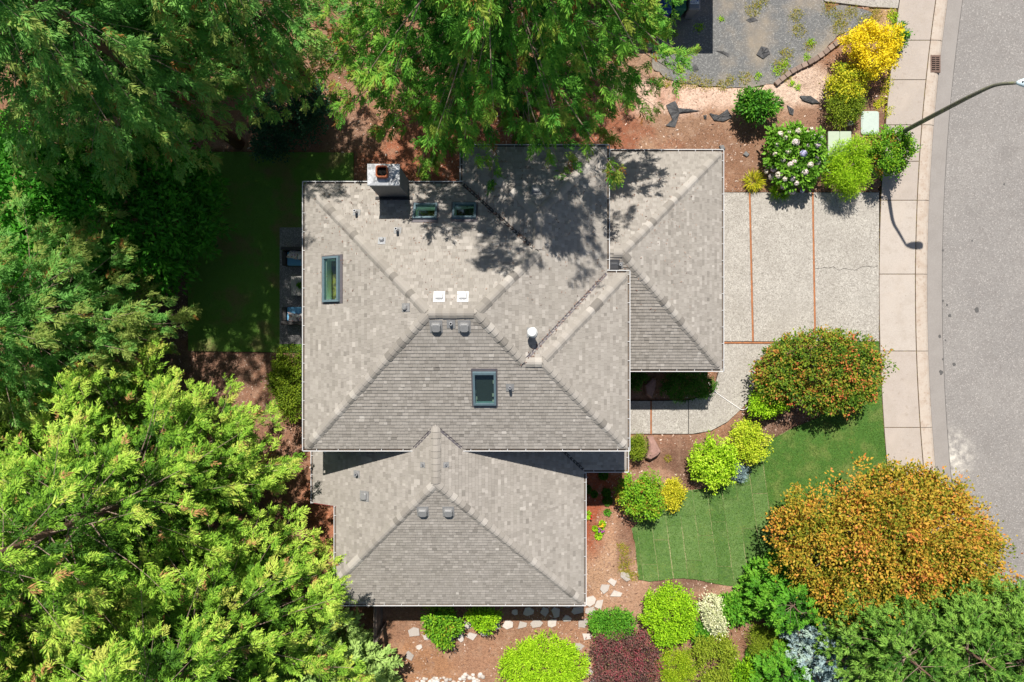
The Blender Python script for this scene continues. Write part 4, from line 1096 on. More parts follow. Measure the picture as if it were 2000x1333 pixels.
def vpipe(px, py, rad, h, mat, flange=True, topmat=None):
    M,c,s = onroof(px,py); mb = MB(); n=12
    ring = lambda r_, z: [(c.x+r_*math.cos(6.2832*j/n), c.y+r_*math.sin(6.2832*j/n), z) for j in range(n)]
    mb.loft([ring(rad*1.8,c.z-.03),ring(rad*1.02,c.z+.09),ring(rad,c.z+.1),ring(rad,c.z+h),ring(rad*.72,c.z+h),ring(rad*.72,c.z+h-.12)])
    o = mb.build('vent_pipe', mat, house, smooth=False)
    if flange: MB().box(-min(rad*2.6,.16),min(rad*2.6,.16),-min(rad*2.6,.16),min(rad*3,.19),.021,.031,M).build('pipe_flange', MAT['ventgrey'], o)
    return o, c
for px,py,rad,h in ((697,416,.045,.38),(777,451,.045,.40),(957,454,.04,.16),(996,757,.05,.30),(697,926,.05,.22),(826,908,.035,.1),(871,908,.035,.1),(881,633,.05,.14),(1211,518,.04,.12)):
    vpipe(px,py,rad,h,MAT['pipe'])
o, c = vpipe(1038,650,.11,.48,MAT['ventwhite']); n=16
ring = lambda r_, z: [(c.x+r_*math.cos(6.2832*j/n), c.y+r_*math.sin(6.2832*j/n), z) for j in range(n)]
MB().loft([ring(.10,c.z+.50),ring(.155,c.z+.53),ring(.155,c.z+.62),ring(.12,c.z+.67),ring(.04,c.z+.69)]).build('rain_cap', MAT['ventwhite'], o)

# fallen needles and twigs on the roof below the cedar
rl = np.random.default_rng(91); LP=[]
for _ in range(2600):
    px_, py_ = float(rl.uniform(605,1400)), float(rl.uniform(300,600))
    if rl.random() > .25+.75*max(0,1-(py_-300)/230): continue
    w_ = W(px_, py_, 5.9); zz = zroof(w_.x, w_.y)
    if zz > 2.8: LP.append((w_.x, w_.y, zz+.03))
for (ax_,ay_,az_),(bx_,by_,bz_) in (((xNW,yN,5.2),(xrB,yrB1,zrB)),((xNE,yEN,5.2),(xrC0,ymc,zrC))):
    for _ in range(160):
        u_ = rl.random(); LP.append((ax_+(bx_-ax_)*u_+rl.normal()*.07, ay_+(by_-ay_)*u_+rl.normal()*.07, az_+(bz_-az_)*u_+.06))
LP = np.array(LP); n = len(LP); aa = rl.uniform(0,6.28,n)
link_mesh('needle_litter', leaf_mesh('needle_litter', LP, np.c_[np.cos(aa),np.sin(aa),np.zeros(n)], np.tile(np.array([0,0,1.]),(n,1)), rl.uniform(.03,.11,n), rl.uniform(.008,.03,n), np.clip(rl.normal(.3,.2,n),0,1)), MAT['chip'], house, 'stuff')

# ================================================================== TREES
GT = 'tall conifers round the yard'
top = conifer('cedar_tree', 'large drooping cedar overhanging the roof from the top edge of the picture', G(-22,-505), 'cedar', 21, GT,
              h=21, rad=6.1, zb=4.2, nb=175, tpm=22, droop=.40, tl=.34, bl=.145, bw=.032, m=15, tint=.44, rare=.035, trunk_r=.28, prof_pow=.46, clus=5, fan=.30)
dark = conifer('cedar_tree', 'dark cedar whose reddish trunk stands at the upper edge of the back lawn', G(-534,-386), 'cedarshade', 22, GT,
              h=19, rad=3.2, zb=6.0, nb=88, tpm=22, droop=.45, tl=.34, bl=.145, bw=.034, m=14, tint=.52, rare=.02, trunk_r=.22, prof_pow=.5)
copy_tree(dark, G(-385,-490), 1.9, (.98,.90), 'dark cedar between the back lawn and the big overhanging cedar', GT)
copy_tree(dark, G(-668,-430), 3.3, (1.15,.95), 'dark cedar filling the top left corner above the glossy laurel', GT)
copy_tree(dark, G(-545,-545), 4.6, (1.25,.95), 'dark cedar at the top edge left of the big overhanging cedar', GT)
copy_tree(dark, G(-690,-600), 5.5, (1.3,.8), 'dark cedar in the extreme top left corner', GT)
midl = conifer('fir_tree', 'blue-green conifer at the left edge between the laurel and the bright conifers', G(-760,-35), 'cedarshade', 23, GT,
              h=13.5, rad=4.3, zb=2.2, nb=150, tpm=24, droop=.30, tl=.32, bl=.14, bw=.032, m=14, tint=.64, rare=.02, trunk_r=.22, prof_pow=.7, tipup=.15, clus=5, fan=.30)
lowl = conifer('fir_tree', 'bright green conifer beside the bare soil left of the main roof', G(-580,240), 'fir', 24, GT,
              h=15.5, rad=4.9, zb=2.2, nb=128, tpm=31, droop=.26, tl=.29, bl=.135, bw=.030, m=14, tint=.40, rare=.025, trunk_r=.17, prof_pow=.72, tipup=.22, clus=5, cs=.075, fan=.30)
copy_tree(lowl, G(-470,472), 2.2, (1.0,1.0), 'bright green conifer reaching over the corner of the front roof', GT)
copy_tree(lowl, G(-760,330), 4.0, (1.0,1.05), 'bright green conifer at the left edge below the blue-green one', GT)
copy_tree(lowl, G(-690,600), 1.2, (1.05,1.0), 'bright green conifer filling the bottom left corner', GT)
copy_tree(lowl, G(-900,200), 5.3, (.9,.9), 'bright green conifer at the far left edge', GT)
copy_tree(lowl, G(-560,710), 3.1, (.9,.85), 'bright green conifer at the bottom edge beside the pale cypress', GT)
cyp = conifer('cypress_tree', 'pale grey-green cypress at the bottom edge below the wooden fence', G(-335,625), 'cypress', 25, None,
              h=6.5, rad=2.7, zb=.4, nb=120, tpm=22, droop=.1, tl=.34, bl=.19, bw=.06, m=12, tint=.55, rare=0, trunk_r=.12, prof_pow=.7, tipup=.25)
pine = conifer('pine_tree', 'green pine right of the blue spruce in the lower right', W(1735,1255,3.4)-Vector((0,0,3.4)), 'pine', 26, 'pines in the lower right corner',
              h=6.2, rad=2.3, zb=.5, nb=150, tpm=36, droop=.05, tuft='star', tl=.20, bl=.13, bw=.026, m=15, tint=.55, rare=0, trunk_r=.12, prof_pow=.55, tipup=.2)
for px,py,rz,sc_,lab in ((1850,1245,1.1,(1.05,1.0),'green pine in front of the orange tree nearest the street'),(1800,1325,2.4,(1.0,.9),'green pine at the bottom edge right of the blue spruce'),(1945,1260,3.9,(1.1,1.05),'green pine in the bottom right corner beside the street'),(1935,1345,5.0,(1.1,.9),'green pine at the very bottom right corner')):
    copy_tree(pine, W(px,py,3.4)-Vector((0,0,3.4)), rz, sc_, lab, 'pines in the lower right corner')
spr = conifer('blue_spruce', 'silvery blue spruce at the bottom edge below the orange tree', W(1622,1268,1.8)-Vector((0,0,1.8)), 'spruce', 27, None,
              h=3.4, rad=1.45, zb=.2, nb=85, tpm=24, droop=.08, tuft='star', tl=.22, bl=.12, bw=.034, m=14, tint=.55, rare=0, trunk_r=.07, prof_pow=.6, tipup=.15)
copy_tree(spr, W(1552,1228,1.2)-Vector((0,0,1.2)), 2., (.42,.62), 'small blue spruce tip between two dark green shrubs')
cfa = conifer('small_fir', 'dense mid-green fir at the left foot of the orange tree', W(1532,1168,1.8)-Vector((0,0,1.8)), 'green', 28, None,
              h=3.4, rad=1.05, zb=.2, nb=85, tpm=26, droop=.05, tl=.24, bl=.14, bw=.045, m=12, tint=.52, rare=0, trunk_r=.07, prof_pow=.5, tipup=.2)
copy_tree(cfa, W(1530,1322,1.4)-Vector((0,0,1.4)), 1.5, (.85,.8), 'dense mid-green fir at the bottom edge left of the blue spruce')
copy_tree(cfa, W(1585,1180,1.2)-Vector((0,0,1.2)), 3.5, (.75,.7), 'small dark fir tucked under the orange tree')

# orange maple
r = np.random.default_rng(31); ob = G(645,354)
mt = empty('maple_tree', ob, 'broad amber and orange maple beside the street', 'tree')
lb = []
for px,py,rx,ry,zc,hz in ((1730,1065,140,115,2.6,1.7),(1740,1055,75,62,3.4,1.0),(1800,1060,70,60,3.2,1.0),(1850,1030,60,50,2.8,1.0),(1680,1040,70,60,3.1,1.0),(1770,1110,80,50,3.0,1.0),(1850,1090,60,50,2.8,1.0),(1610,1065,92,90,2.3,1.5),(1730,985,95,68,2.4,1.4),(1830,1040,105,95,2.5,1.5),(1885,1110,72,70,2.2,1.3),(1700,1150,120,75,2.2,1.4),(1640,1130,80,80,2.1,1.3),(1790,1000,60,60,2.4,1.2),(1830,1140,90,60,2.2,1.3),(1570,1040,52,50,2.1,1.2),(1720,945,40,32,2.2,1.0),(1905,1060,40,36,2.0,1.),(1855,985,22,20,2.1,.7),(1790,940,26,24,2.1,.8),(1935,1085,26,20,2.0,.7)):
    px += 12; q = W(px,py,zc+.6*hz); k = 1-(zc+.6*hz)/CAMH
    lb.append((q.x-ob.x,q.y-ob.y,zc,rx/PX*k,ry/PX*k,hz))
Af = foliage(r, lb, 78000, .09, .058, .30, per=64, tint=(.38,.26), patch=.45, shell=(.80,1.04))
link_mesh('crown', leaf_mesh('crown', *Af), LEAF['amber'], mt)
mb = MB()
for i in range(3): mb.tube([(.12*i-.1,.05*i,-.05),(.3*math.cos(i*2.1),.3*math.sin(i*2.1),1.0),(1.3*math.cos(i*2.1),.9*math.sin(i*2.1),2.2)],[.10,.08,.04],7)
mb.build('trunk', MAT['bark'], mt)
stems(r, lb, 45, .03).build('branches', MAT['twig'], mt)

# laurels and ivy on the shaded side
def laurel(label, c, h, lobes, n, seed, leaf='laurel', L=.19, Wd=.072, name='laurel_bush', clump=.2):
    r = np.random.default_rng(seed); o = empty(name, c, label, 'shrub')
    A_ = foliage(r, lobes, n, L, Wd, clump, per=14, spread=.45, tint=(.5,.2), shell=(.8,1.04))
    link_mesh('foliage', leaf_mesh('foliage', *A_), LEAF[leaf], o)
    stems(r, lobes, 20, .05).build('stems', MAT['bark'], o)
laurel('glossy dark laurel with large leaves left of the back lawn', G(-690,-235), 5, [(0,0,2.2,2.9,2.8,2.5),(1.7,-.6,2.0,1.6,1.5,1.9),(1.3,1.2,2.2,1.7,1.7,2.1),(-1.2,-1.4,2.2,1.7,1.5,2.2),(2.2,.7,1.8,1.1,1.2,1.7),(.8,-2.0,1.8,1.3,1.1,1.8)], 28000, 41)
laurel('glossy mid-green laurel at the left edge of the picture', G(-860,-230), 5.5, [(0,0,2.6,2.8,2.8,2.8),(1.0,1.0,2.6,2.2,2.2,2.6),(.6,-2.4,2.2,2.2,1.8,2.4),(1.2,-1.4,2.4,1.7,1.6,2.4),(-.8,1.5,2.5,1.8,1.7,2.6),(1.6,.2,2.6,2.0,2.0,2.4)], 30000, 42)
laurel('dark ivy mound at the upper right corner of the back lawn', W(565,225,.8)-Vector((0,0,.8)), 1.8, [(0,0,.7,1.3,1.1,.9),(-.75,-.9,.55,.75,.8,.7),(.7,.6,.7,.9,.9,.8)], 14000, 43, 'ivy', .075, .055, 'ivy_mound', .14)

# ================================================================== SHRUBS
GB = None
S = shrub
S('golden_shrub','large bright yellow shrub beside the sidewalk at the top',1697,98,52,56,1.7,'golden',n=12000,L=.065,Wd=.04,tint=(.6,.2))
S('variegated_shrub','yellow-green shrub with sparse shoots below the bright yellow shrub',1652,165,40,40,1.2,'goldgreen',n=6500,L=.075,Wd=.035,tint=(.5,.3),spread=.8)
S('dark_shrub','olive shrub beside the pale green utility lid',1648,216,38,34,1.1,'olive',n=6500,L=.055,Wd=.03)
S('dark_shrub','small dark green shrub squeezed behind the bright yellow shrub',1753,76,14,22,1.0,'green',n=2200,L=.06,Wd=.035)
S('rhododendron','round dark green rhododendron alone on the bark bed beside the gravel yard',1476,208,42,32,1.3,'green',n=4200,L=.12,Wd=.045,clump=.16,tint=(.45,.25))
hyd, hl, hA = S('hydrangea','large hydrangea covered in pale pink and lilac flower heads',1552,308,57,63,1.6,'hydr',n=6500,L=.13,Wd=.08,clump=.16,tint=(.5,.25))
S('threadleaf_cypress','lime threadleaf cypress shrub at the driveway edge beside the hydrangea',1650,330,46,51,1.6,'lime',n=15000,L=.10,Wd=.016,clump=.15,spread=.35,tint=(.40,.25))
S('round_shrub','round green shrub with reddish flecks at the foot of the street lamp',1730,299,46,50,1.9,'greenred',n=9500,L=.07,Wd=.04,rare=.06,tint=(.35,.25))
S('pieris_shrub','huge mottled green and rust shrub between the driveway and the front lawn',1600,727,122,86,2.4,'pieris',n=27000,L=.085,Wd=.05,clump=.17,patch=.45,tint=(.42,.24),lobes=[(0,0,.42,.75,.8,.5),(-.62,-.05,.4,.4,.55,.45),(.62,.05,.4,.4,.6,.45),(0,.5,.45,.6,.45,.42),(.1,-.5,.42,.6,.45,.42),(-.4,.45,.42,.4,.42,.4),(.5,-.4,.4,.4,.42,.4),(.45,.45,.42,.42,.42,.4)])
S('bright_shrub','bright green shrub at the left foot of the huge mottled shrub',1498,784,36,38,1.1,'bright',n=7000,L=.07,Wd=.04)
S('round_shrub','round chartreuse shrub at the lawn edge, nearer the curved walkway',1458,860,40,41,1.2,'chartreuse',n=9000,L=.06,Wd=.035,tint=(.45,.25))
S('round_shrub','bright green and yellow shrub beside the small blue spruce shrub',1391,900,47,50,1.4,'lime',n=9500,L=.07,Wd=.04,tint=(.5,.3),patch=.4)
S('dwarf_spruce','small powdery blue shrub at the lawn edge',1443,919,21,22,.6,'spruce',n=4000,L=.05,Wd=.016,clump=.1)
S('round_shrub','green shrub with brown tips at the lawn corner nearest the front roof',1248,967,48,48,1.5,'greenred',n=9500,L=.075,Wd=.04,rare=.12,tint=(.5,.2))
S('golden_shrub','small golden shrub touching the lawn beside the brown-tipped green shrub',1312,966,23,28,.8,'goldgreen',n=5000,L=.06,Wd=.03,tint=(.62,.2))
S('round_shrub','small round green shrub between the porch roof and the pink boulder',1243,873,19,22,.9,'olive',n=5000,L=.045,Wd=.025)
S('clipped_hedge','large clipped dark green shrub in the shade between garage and walkway',1343,752,50,31,1.1,'boxdark',n=11000,L=.045,Wd=.028,clump=.10,lobes=[(0,0,.4,.95,.95,.58),(-.5,0,.42,.5,.85,.55),(.5,0,.42,.5,.85,.55),(0,.3,.5,.6,.6,.46)])
S('clipped_hedge','small clipped shrub in the shaded corner against the house wall',1236,737,26,24,.9,'boxdark',n=5000,L=.045,Wd=.028,clump=.10)
S('round_shrub','large round bright green shrub below the front lawn',1311,1199,55,60,1.5,'bright',n=14000,L=.065,Wd=.04,rare=0,tint=(.5,.2))
S('white_shrub','white variegated shrub below the front lawn',1392,1200,27,36,.9,'white',n=5500,L=.07,Wd=.04,lobes=[(-.2,.3,.42,.7,.6,.5),(.1,-.2,.42,.75,.6,.5),(.4,-.6,.4,.45,.35,.45)])
S('leafy_shrub','loose leafy green shrub right of the white variegated shrub',1440,1188,36,30,.8,'green',n=3600,L=.12,Wd=.06,tint=(.65,.2),clump=.18)
S('barberry','dark purple barberry beside the stepping stones',1222,1285,68,63,1.2,'purple',n=15000,L=.06,Wd=.038,clump=.18,patch=.45,tint=(.42,.22),rare=.08,lobes=[(0,0,.42,.8,.85,.55),(-.45,.35,.42,.5,.5,.5),(.4,.4,.42,.5,.5,.5),(.5,-.3,.42,.5,.6,.5),(-.4,-.4,.42,.55,.55,.5)])
S('leafy_shrub','mid-green shrub above the purple barberry',1198,1218,44,30,.9,'green',n=6500,L=.08,Wd=.035,tint=(.62,.2))
S('lime_shrub','broad lime-green shrub at the bottom edge left of the purple barberry',1060,1302,83,62,1.2,'lime',n=20000,L=.085,Wd=.03,spread=.4,tint=(.42,.2),lobes=[(0,0,.42,.85,.85,.55),(-.5,-.1,.42,.5,.6,.5),(.45,-.1,.42,.55,.65,.5),(.1,.5,.44,.6,.5,.5)])
S('camellia','green shrub under the front eave above the flagstones, left of its twin',863,1217,38,37,1.4,'greenred',n=5000,L=.10,Wd=.05,rare=.05,tint=(.4,.25))
S('camellia','narrow green shrub emerging from under the front eave',946,1202,30,22,1.2,'bright',n=3200,L=.09,Wd=.045,tint=(.35,.25))
S('olive_shrub','fine-leaved olive shrub near the blue spruce',1496,1258,42,44,1.0,'olive',n=9000,L=.07,Wd=.014,spread=.4,tint=(.6,.2))
S('feathery_shrub','feathery yellow-green shrub between barberry and bottom edge',1318,1303,40,42,.8,'chartreuse',n=7000,L=.085,Wd=.016,tint=(.2,.2))
S('leafy_shrub','green shrub at the bottom edge below the white variegated shrub',1395,1288,44,52,1.1,'olive',n=8000,L=.08,Wd=.03,tint=(.72,.25),spread=.8)
S('leafy_shrub','light green leafy shrub at the bottom edge left of the small fir',1460,1316,40,34,.9,'bright',n=5000,L=.11,Wd=.05,tint=(.25,.2))
S('dark_shrub','dark green shrub in the shade behind the blue spruce',1580,1232,36,36,1.4,'green',n=5000,L=.08,Wd=.03,tint=(.35,.2))
S('leafy_shrub','low leafy plant beside the bark path below the white shrub',1372,1238,22,20,.5,'green',n=2200,L=.1,Wd=.04,tint=(.6,.2))
S('hedge','dark olive hedge against the left wall of the house in shade',566,748,40,76,1.3,'olive',n=13000,L=.06,Wd=.035,tint=(.35,.2),lobes=[(0,0,.42,.8,.6,.55),(.1,.5,.42,.75,.45,.5),(.15,-.5,.42,.65,.45,.5),(-.3,.15,.4,.6,.5,.48)])
# hydrangea heads: each one a knot of little petals
def bloom_mesh(t, seed):
    r = np.random.default_rng(seed); n = 46; d = unit(r.normal(size=(n,3))); d[:,2] = np.abs(d[:,2])*.9
    me = leaf_mesh('flower_head', d*.07-np.array([0,0,.02]), unit(np.cross(d, r.normal(size=(n,3)))), d, np.full(n,.055), np.full(n,.05), np.clip(t+r.normal(0,.1,n),0,1)); me.materials.append(LEAF['bloom']); return me
bms = [bloom_mesh(t, 60+i) for i,t in enumerate((.1,.35,.55,.75,.95))]
rb = np.random.default_rng(61); base = Vector(hyd.location)
spots = [(1500,322),(1512,330),(1522,342),(1534,350),(1548,348),(1545,322),(1552,316),(1560,330),(1572,336),(1583,322),(1598,318),(1603,332),(1600,306),(1536,270),(1524,262),(1542,258),(1560,256),(1576,262),(1590,268),(1598,282),(1607,290),(1520,285),(1540,296),(1555,278),(1570,300),(1515,300),(1530,312),(1585,350),(1556,358),(1568,372),(1548,374),(1594,345),(1610,318),(1508,345),(1532,364),(1580,285),(1497,335),(1565,250),(1585,252),(1604,270)]
for i,(px,py) in enumerate(spots):
    best = .5
    for z in np.linspace(1.75,.4,28):
        w = W(px,py,float(z)); q = False
        for l in hl:
            if ((w.x-base.x-l[0])/l[3])**2+((w.y-base.y-l[1])/l[4])**2+((z-l[2])/l[5])**2 < 1.0: q = True; break
        if q: best = float(z); break
    w = W(px,py,best+.04)
    o = bpy.data.objects.new('flower_head', bms[int(rb.integers(0,5)) if py > 262 else 4]); COL.objects.link(o); o.parent = hyd
    o.location = w-base; s_ = float(rb.uniform(1.1,1.8)); o.scale = (s_,s_,s_); o.rotation_euler = (0,0,float(rb.uniform(0,6)))

# low flowers and small clumps in the beds
def clump(name, label, px, py, rpx, h, leaf, n=500, L=.10, Wd=.02, bloom=None, nb=6, cat='plant'):
    r = np.random.default_rng(int(px*3+py)); o = empty(name, W(px,py), label, cat)
    a = r.uniform(0,6.28,n); rad = rpx/PX*.6*np.sqrt(r.random(n))
    P = np.c_[np.cos(a)*rad, np.sin(a)*rad, r.uniform(0,h*.6,n)]
    D = unit(np.c_[np.cos(a), np.sin(a), r.uniform(.3,1.5,n)]+r.normal(size=(n,3))*.4)
    link_mesh('foliage', leaf_mesh('foliage', P, D, unit(r.normal(size=(n,3))*.4+np.array([0,0,1])), L*r.uniform(.6,1.3,n), np.full(n,Wd), np.clip(r.normal(.5,.25,n),0,1)), LEAF[leaf], o)
    if bloom:
        for i in range(nb):
            d = unit(r.normal(size=(14,3))); d[:,2]=np.abs(d[:,2])
            me = leaf_mesh('bloom', d*.02, unit(np.cross(d,r.normal(size=(14,3)))), d, np.full(14,.05), np.full(14,.045), np.full(14,.5))
            b = link_mesh('bloom', me, LEAF[bloom], o); b.location = (r.normal()*rpx/PX*.35, r.normal()*rpx/PX*.35, h+.03)
C = clump
C('flower_plant','small plant with red flowers at the front roof gutter',1147,1005,10,.22,'bright',260,.09,.04,'redbloom',4)
C('flower_plant','small plant with yellow flowers in the red mulch',1176,1023,9,.2,'bright',160,.08,.04,'yelbloom',6)
C('flower_plant','small plant with purple flowers in the red mulch',1173,1036,9,.18,'bright',160,.08,.04,'purbloom',5)
C('bed_plant','lowest leafy seedling in the red mulch below the purple flowers',1168,1046,9,.18,'bright',220,.09,.045)
C('bed_plant','leafy seedling at the left of the purple flowers',1162,1032,7,.15,'bright',160,.08,.04)
C('bed_plant','leafy seedling in the red mulch just below the roof shadow',1186,1000,9,.18,'green',220,.08,.04)
for i,(px,py,lab) in enumerate(((1145,955,'dark plant in the shaded mulch against the front roof gutter'),(1184,962,'dark plant in the middle of the shaded mulch'),(1178,928,'dark plant at the top of the shaded mulch'),(1186,978,'dark plant at the lower edge of the shaded mulch'),(1160,965,'tiny dark plant in the shaded mulch'))): C('bed_plant',lab,px,py,12 if i != 4 else 7,.22,'boxdark',320,.1,.05)
C('grass_clump','yellow-green grass clump at the garage corner beside the driveway',1470,355,20,.35,'goldgreen',420,.34,.02,cat='grass')
C('grass_clump','green grass clump spilling onto the driveway below the hydrangea',1522,374,20,.35,'bright',420,.34,.02,cat='grass')
C('bed_plant','tiny sprout in the soil left of the bright green and yellow shrub',1304,895,9,.1,'dry',120,.1,.015)
rw_ = np.random.default_rng(77)
def weeds(name, label, pts, leaf, n, L=.09, Wd=.02, h=.12):
    P=[];
    r = np.random.default_rng(len(pts)*7+n)
    for px,py,rp in pts:
        q = W(px,py); m = int(n*rp/20); a = r.uniform(0,6.28,m); rad = rp/PX*np.sqrt(r.random(m))*np.where(r.random(m)<.2,1.5,1)
        P.append(np.c_[q.x+np.cos(a)*rad, q.y+np.sin(a)*rad, r.uniform(.0,h*.5,m)])
    P=np.concatenate(P); m=len(P)
    D=unit(r.normal(size=(m,3))*np.array([1,1,.4])+np.array([0,0,.5]))
    o = link_mesh(name, leaf_mesh(name,P,D,unit(r.normal(size=(m,3))*.4+np.array([0,0,1])),L*r.uniform(.5,1.3,m),np.full(m,Wd),np.clip(r.normal(.5,.28,m),0,1)), LEAF[leaf], kind='stuff')
    tag(o, label, 'weeds')
weeds('weeds','yellowing weeds along the edge of the gravel yard',[(1355,160,14),(1380,165,12),(1410,168,10),(1425,158,9),(1455,153,12),(1300,160,12),(1330,165,10),(1525,130,16),(1535,105,12),(1560,60,14),(1555,30,12),(1620,20,14),(1640,38,14),(1662,25,12),(1640,55,16),(1690,45,18),(1710,30,12),(1470,20,14),(1485,5,12),(1535,150,10),(1580,90,10)],'dry',300)
weeds('weeds','green weeds sprouting in the gravel yard',[(1408,38,5),(1315,67,8),(1583,84,7),(1532,125,8),(1575,113,6),(1518,138,10),(1558,172,6),(1547,163,5),(1365,55,8),(1480,150,7),(1745,35,12),(1748,60,10)],'bright',260,.08,.03)
weeds('weeds','low yellow weeds between the sidewalk and the bright yellow shrub',[(1735,160,10),(1728,178,10),(1722,195,8),(1716,205,10),(1735,215,8),(1740,30,9),(1712,205,8),(1733,225,6)],'goldgreen',260,.08,.03)
weeds('weeds','straggly dry weeds beside the left edge of the front lawn',[(1218,1075,10),(1222,1095,12),(1218,1110,10),(1226,1120,8),(1238,1125,8),(1212,1065,6)],'dry',300)

# ================================================================== SMALL THINGS
# stepping stones
path = MB()
pth = bpy.data.objects.new('stepping_stone_path', None); COL.objects.link(pth); pth['kind'] = 'structure'
stones = [(1152,1174,13,9,.3),(1153,1193,11,8,.2),(1171,1181,10,9,.7),(1181,1148,11,9,.8),(1195,1137,9,8,.2),(1204,1160,11,9,.5),(1221,1125,8,10,.9),(1139,1218,11,9,.2),(1146,1242,10,9,.8),(1130,1263,10,7,.1),(1147,1287,9,8,.1),(1149,1312,11,5,0),(1159,1330,10,6,.3),(1032,1194,11,8,.4),(1063,1194,10,9,.9),(1086,1197,9,10,.5),(1108,1182,11,5,.1),(1127,1193,12,7,.3),(1107,1208,10,6,0),(992,1219,10,8,.2),(1020,1220,10,8,.7),(1048,1218,12,8,.1),(1078,1217,11,7,.5),(923,1242,11,9,.3),(946,1233,11,9,.2),(912,1222,7,10,.8),(970,1222,7,9,.5),(881,1247,8,7,.2),(901,1245,8,7,.6),(810,1234,12,9,.5),(832,1243,7,7,.4),(819,1264,6,5,.7),(800,1280,8,9,.2),(1006,1195,6,6,.5)]
rs = random.Random(9)
for px,py,a,b,rot in stones:
    n = rs.choice((4,5,5,6)); q = W(px,py); pts=[]
    for j in range(n):
        an = 6.283*(j+rs.uniform(-.28,.28))/n; e = rs.uniform(.86,1.18)
        x,y = a*1.05*e*math.cos(an)/PX, b*1.1*e*math.sin(an)/PX; pts.append((x*math.cos(rot)-y*math.sin(rot), x*math.sin(rot)+y*math.cos(rot)))
    mb = MB(); sh = lambda z, f: [(q.x+x*f,q.y+y*f,z) for x,y in pts]
    tz = .055+rs.uniform(-.01,.012); mb.loft([sh(-.08,1),sh(tz-.015,1),sh(tz,.95)], t=rs.uniform(0,1)); mb.build('stone', MAT['stone'], pth)
# river rocks at the bottom edge
rk = empty('river_rock_edging', W(870,1335), 'heap of pale rounded river rocks at the bottom edge', 'rocks')
def pebble(x,y,s,t,seed):
    r = random.Random(seed); n=8; rings=[]
    for zz,f in ((-.3,.8),(.1,1.),(.45,.72),(.58,.3)):
        rings.append([(x+s*f*math.cos(6.283*j/n)*(1+.18*math.sin(3*j+seed)), y+s*f*.8*math.sin(6.283*j/n)*(1+.15*math.cos(2*j+seed)), s*zz) for j in range(n)])
    return MB().loft(rings,t=t)
for i in range(120):
    px = rs.uniform(812,945); py = rs.uniform(1322,1362) if px < 900 else rs.uniform(1317,1362); q = W(px,py)-Vector(rk.location)
    pebble(q.x,q.y,rs.uniform(.05,.12),rs.random(),i).build('rock', MAT['rock'], rk, smooth=True)
# boulders
def boulder(label, pts, h, mat, seed):
    r = random.Random(seed); q = [W(*p) for p in pts]; c = sum(q, Vector())/len(q); o = []
    n = len(q); rings = []
    for zz,f in ((-.15,1.03),(h*.55,1.0),(h*.9,.86),(h,.5)):
        rings.append([((p.x-c.x)*f*(1+r.uniform(-.04,.04)), (p.y-c.y)*f*(1+r.uniform(-.04,.04)), zz+r.uniform(-.04,.04)*h) for p in q])
    ob_ = MB().loft(rings).build('boulder', mat); ob_.location = c; tag(ob_, label, 'boulder')
boulder('flat pink boulder beside the small round shrub at the porch roof', [(1262,852),(1274,852),(1283,868),(1289,880),(1283,888),(1268,897),(1258,894),(1264,878)], .38, MAT['boulder'], 1)
boulder('grey-pink boulder in the shaded bed beside the garage wall', [(1256,752),(1270,738),(1279,740),(1277,760),(1270,778),(1260,770)], .4, MAT['boulder'], 2)
boulder('small slate rock on the soil near the garage roof corner', [(1404,286),(1412,284),(1416,292),(1408,297)], .1, MAT['chim'], 3)
boulder('small slate rock on the soil beside the hydrangea', [(1450,303),(1456,296),(1463,303),(1458,308)], .1, MAT['chim'], 4)
boulder('pale stone at the edge of the gravel yard under the cedar', [(1262,84),(1274,82),(1277,96),(1264,101)], .2, MAT['stone'], 5)
# torn landscape fabric
def fabric(label, pts, seed, lift=1.):
    r = random.Random(seed); q = rough_edge([W(*p) for p in pts], .03, .1); c = (sum(a for a,b in q)/len(q), sum(b for a,b in q)/len(q))
    vs=[]; n=len(q)
    for f in (1.,.66,.33):
        for i,(x,y) in enumerate(q): vs.append(((x-c[0])*f,(y-c[1])*f,(.04+.045*r.random()*(1.15-f*.55))*lift))
    vs.append((0,0,.08*lift)); fs=[]
    for k in range(2):
        for i in range(n): j=(i+1)%n; fs.append((k*n+i,k*n+j,(k+1)*n+j,(k+1)*n+i))
    for i in range(n): fs.append((2*n+i,2*n+(i+1)%n,3*n))
    m0=len(vs); vs += [(x,y,z-.012) for x,y,z in vs]; fs += [tuple(m0+a for a in f[::-1]) for f in fs]
    o = MB().add(vs,fs).build('landscape_fabric', MAT['fabric']); o.location=(c[0],c[1],0); tag(o,label,'fabric scrap')
fabric('torn black fabric scrap beside the cedar at the bark bed', [(1300,206),(1318,198),(1325,212),(1368,217),(1325,220),(1318,250),(1300,247),(1314,238)], 1)
fabric('torn black fabric scrap left of the rhododendron', [(1384,222),(1396,232),(1420,214),(1430,230),(1412,238),(1395,236)], 2)
fabric('torn black fabric strip right of the rhododendron above the hydrangea', [(1561,188),(1582,188),(1602,203),(1586,203),(1566,196)], 3)
fabric('small torn black fabric scrap just right of the rhododendron', [(1536,206),(1550,215),(1548,226),(1541,224)], 4)
fabric('tiny black fabric tuft between two scraps on the bark bed', [(1373,226),(1379,226),(1379,233),(1374,233)], 5)
fabric('dark mat scrap in the lower left of the gravel yard', [(1347,134),(1358,127),(1365,138),(1356,141)], 6, .5)
fabric('dark mat scrap in the middle of the gravel yard', [(1456,40),(1470,33),(1480,41),(1464,45)], 7, .5)
fabric('dark mat scrap in the gravel yard beside the roof shadow', [(1396,100),(1414,101),(1425,106),(1422,112),(1412,106)], 8, .5)
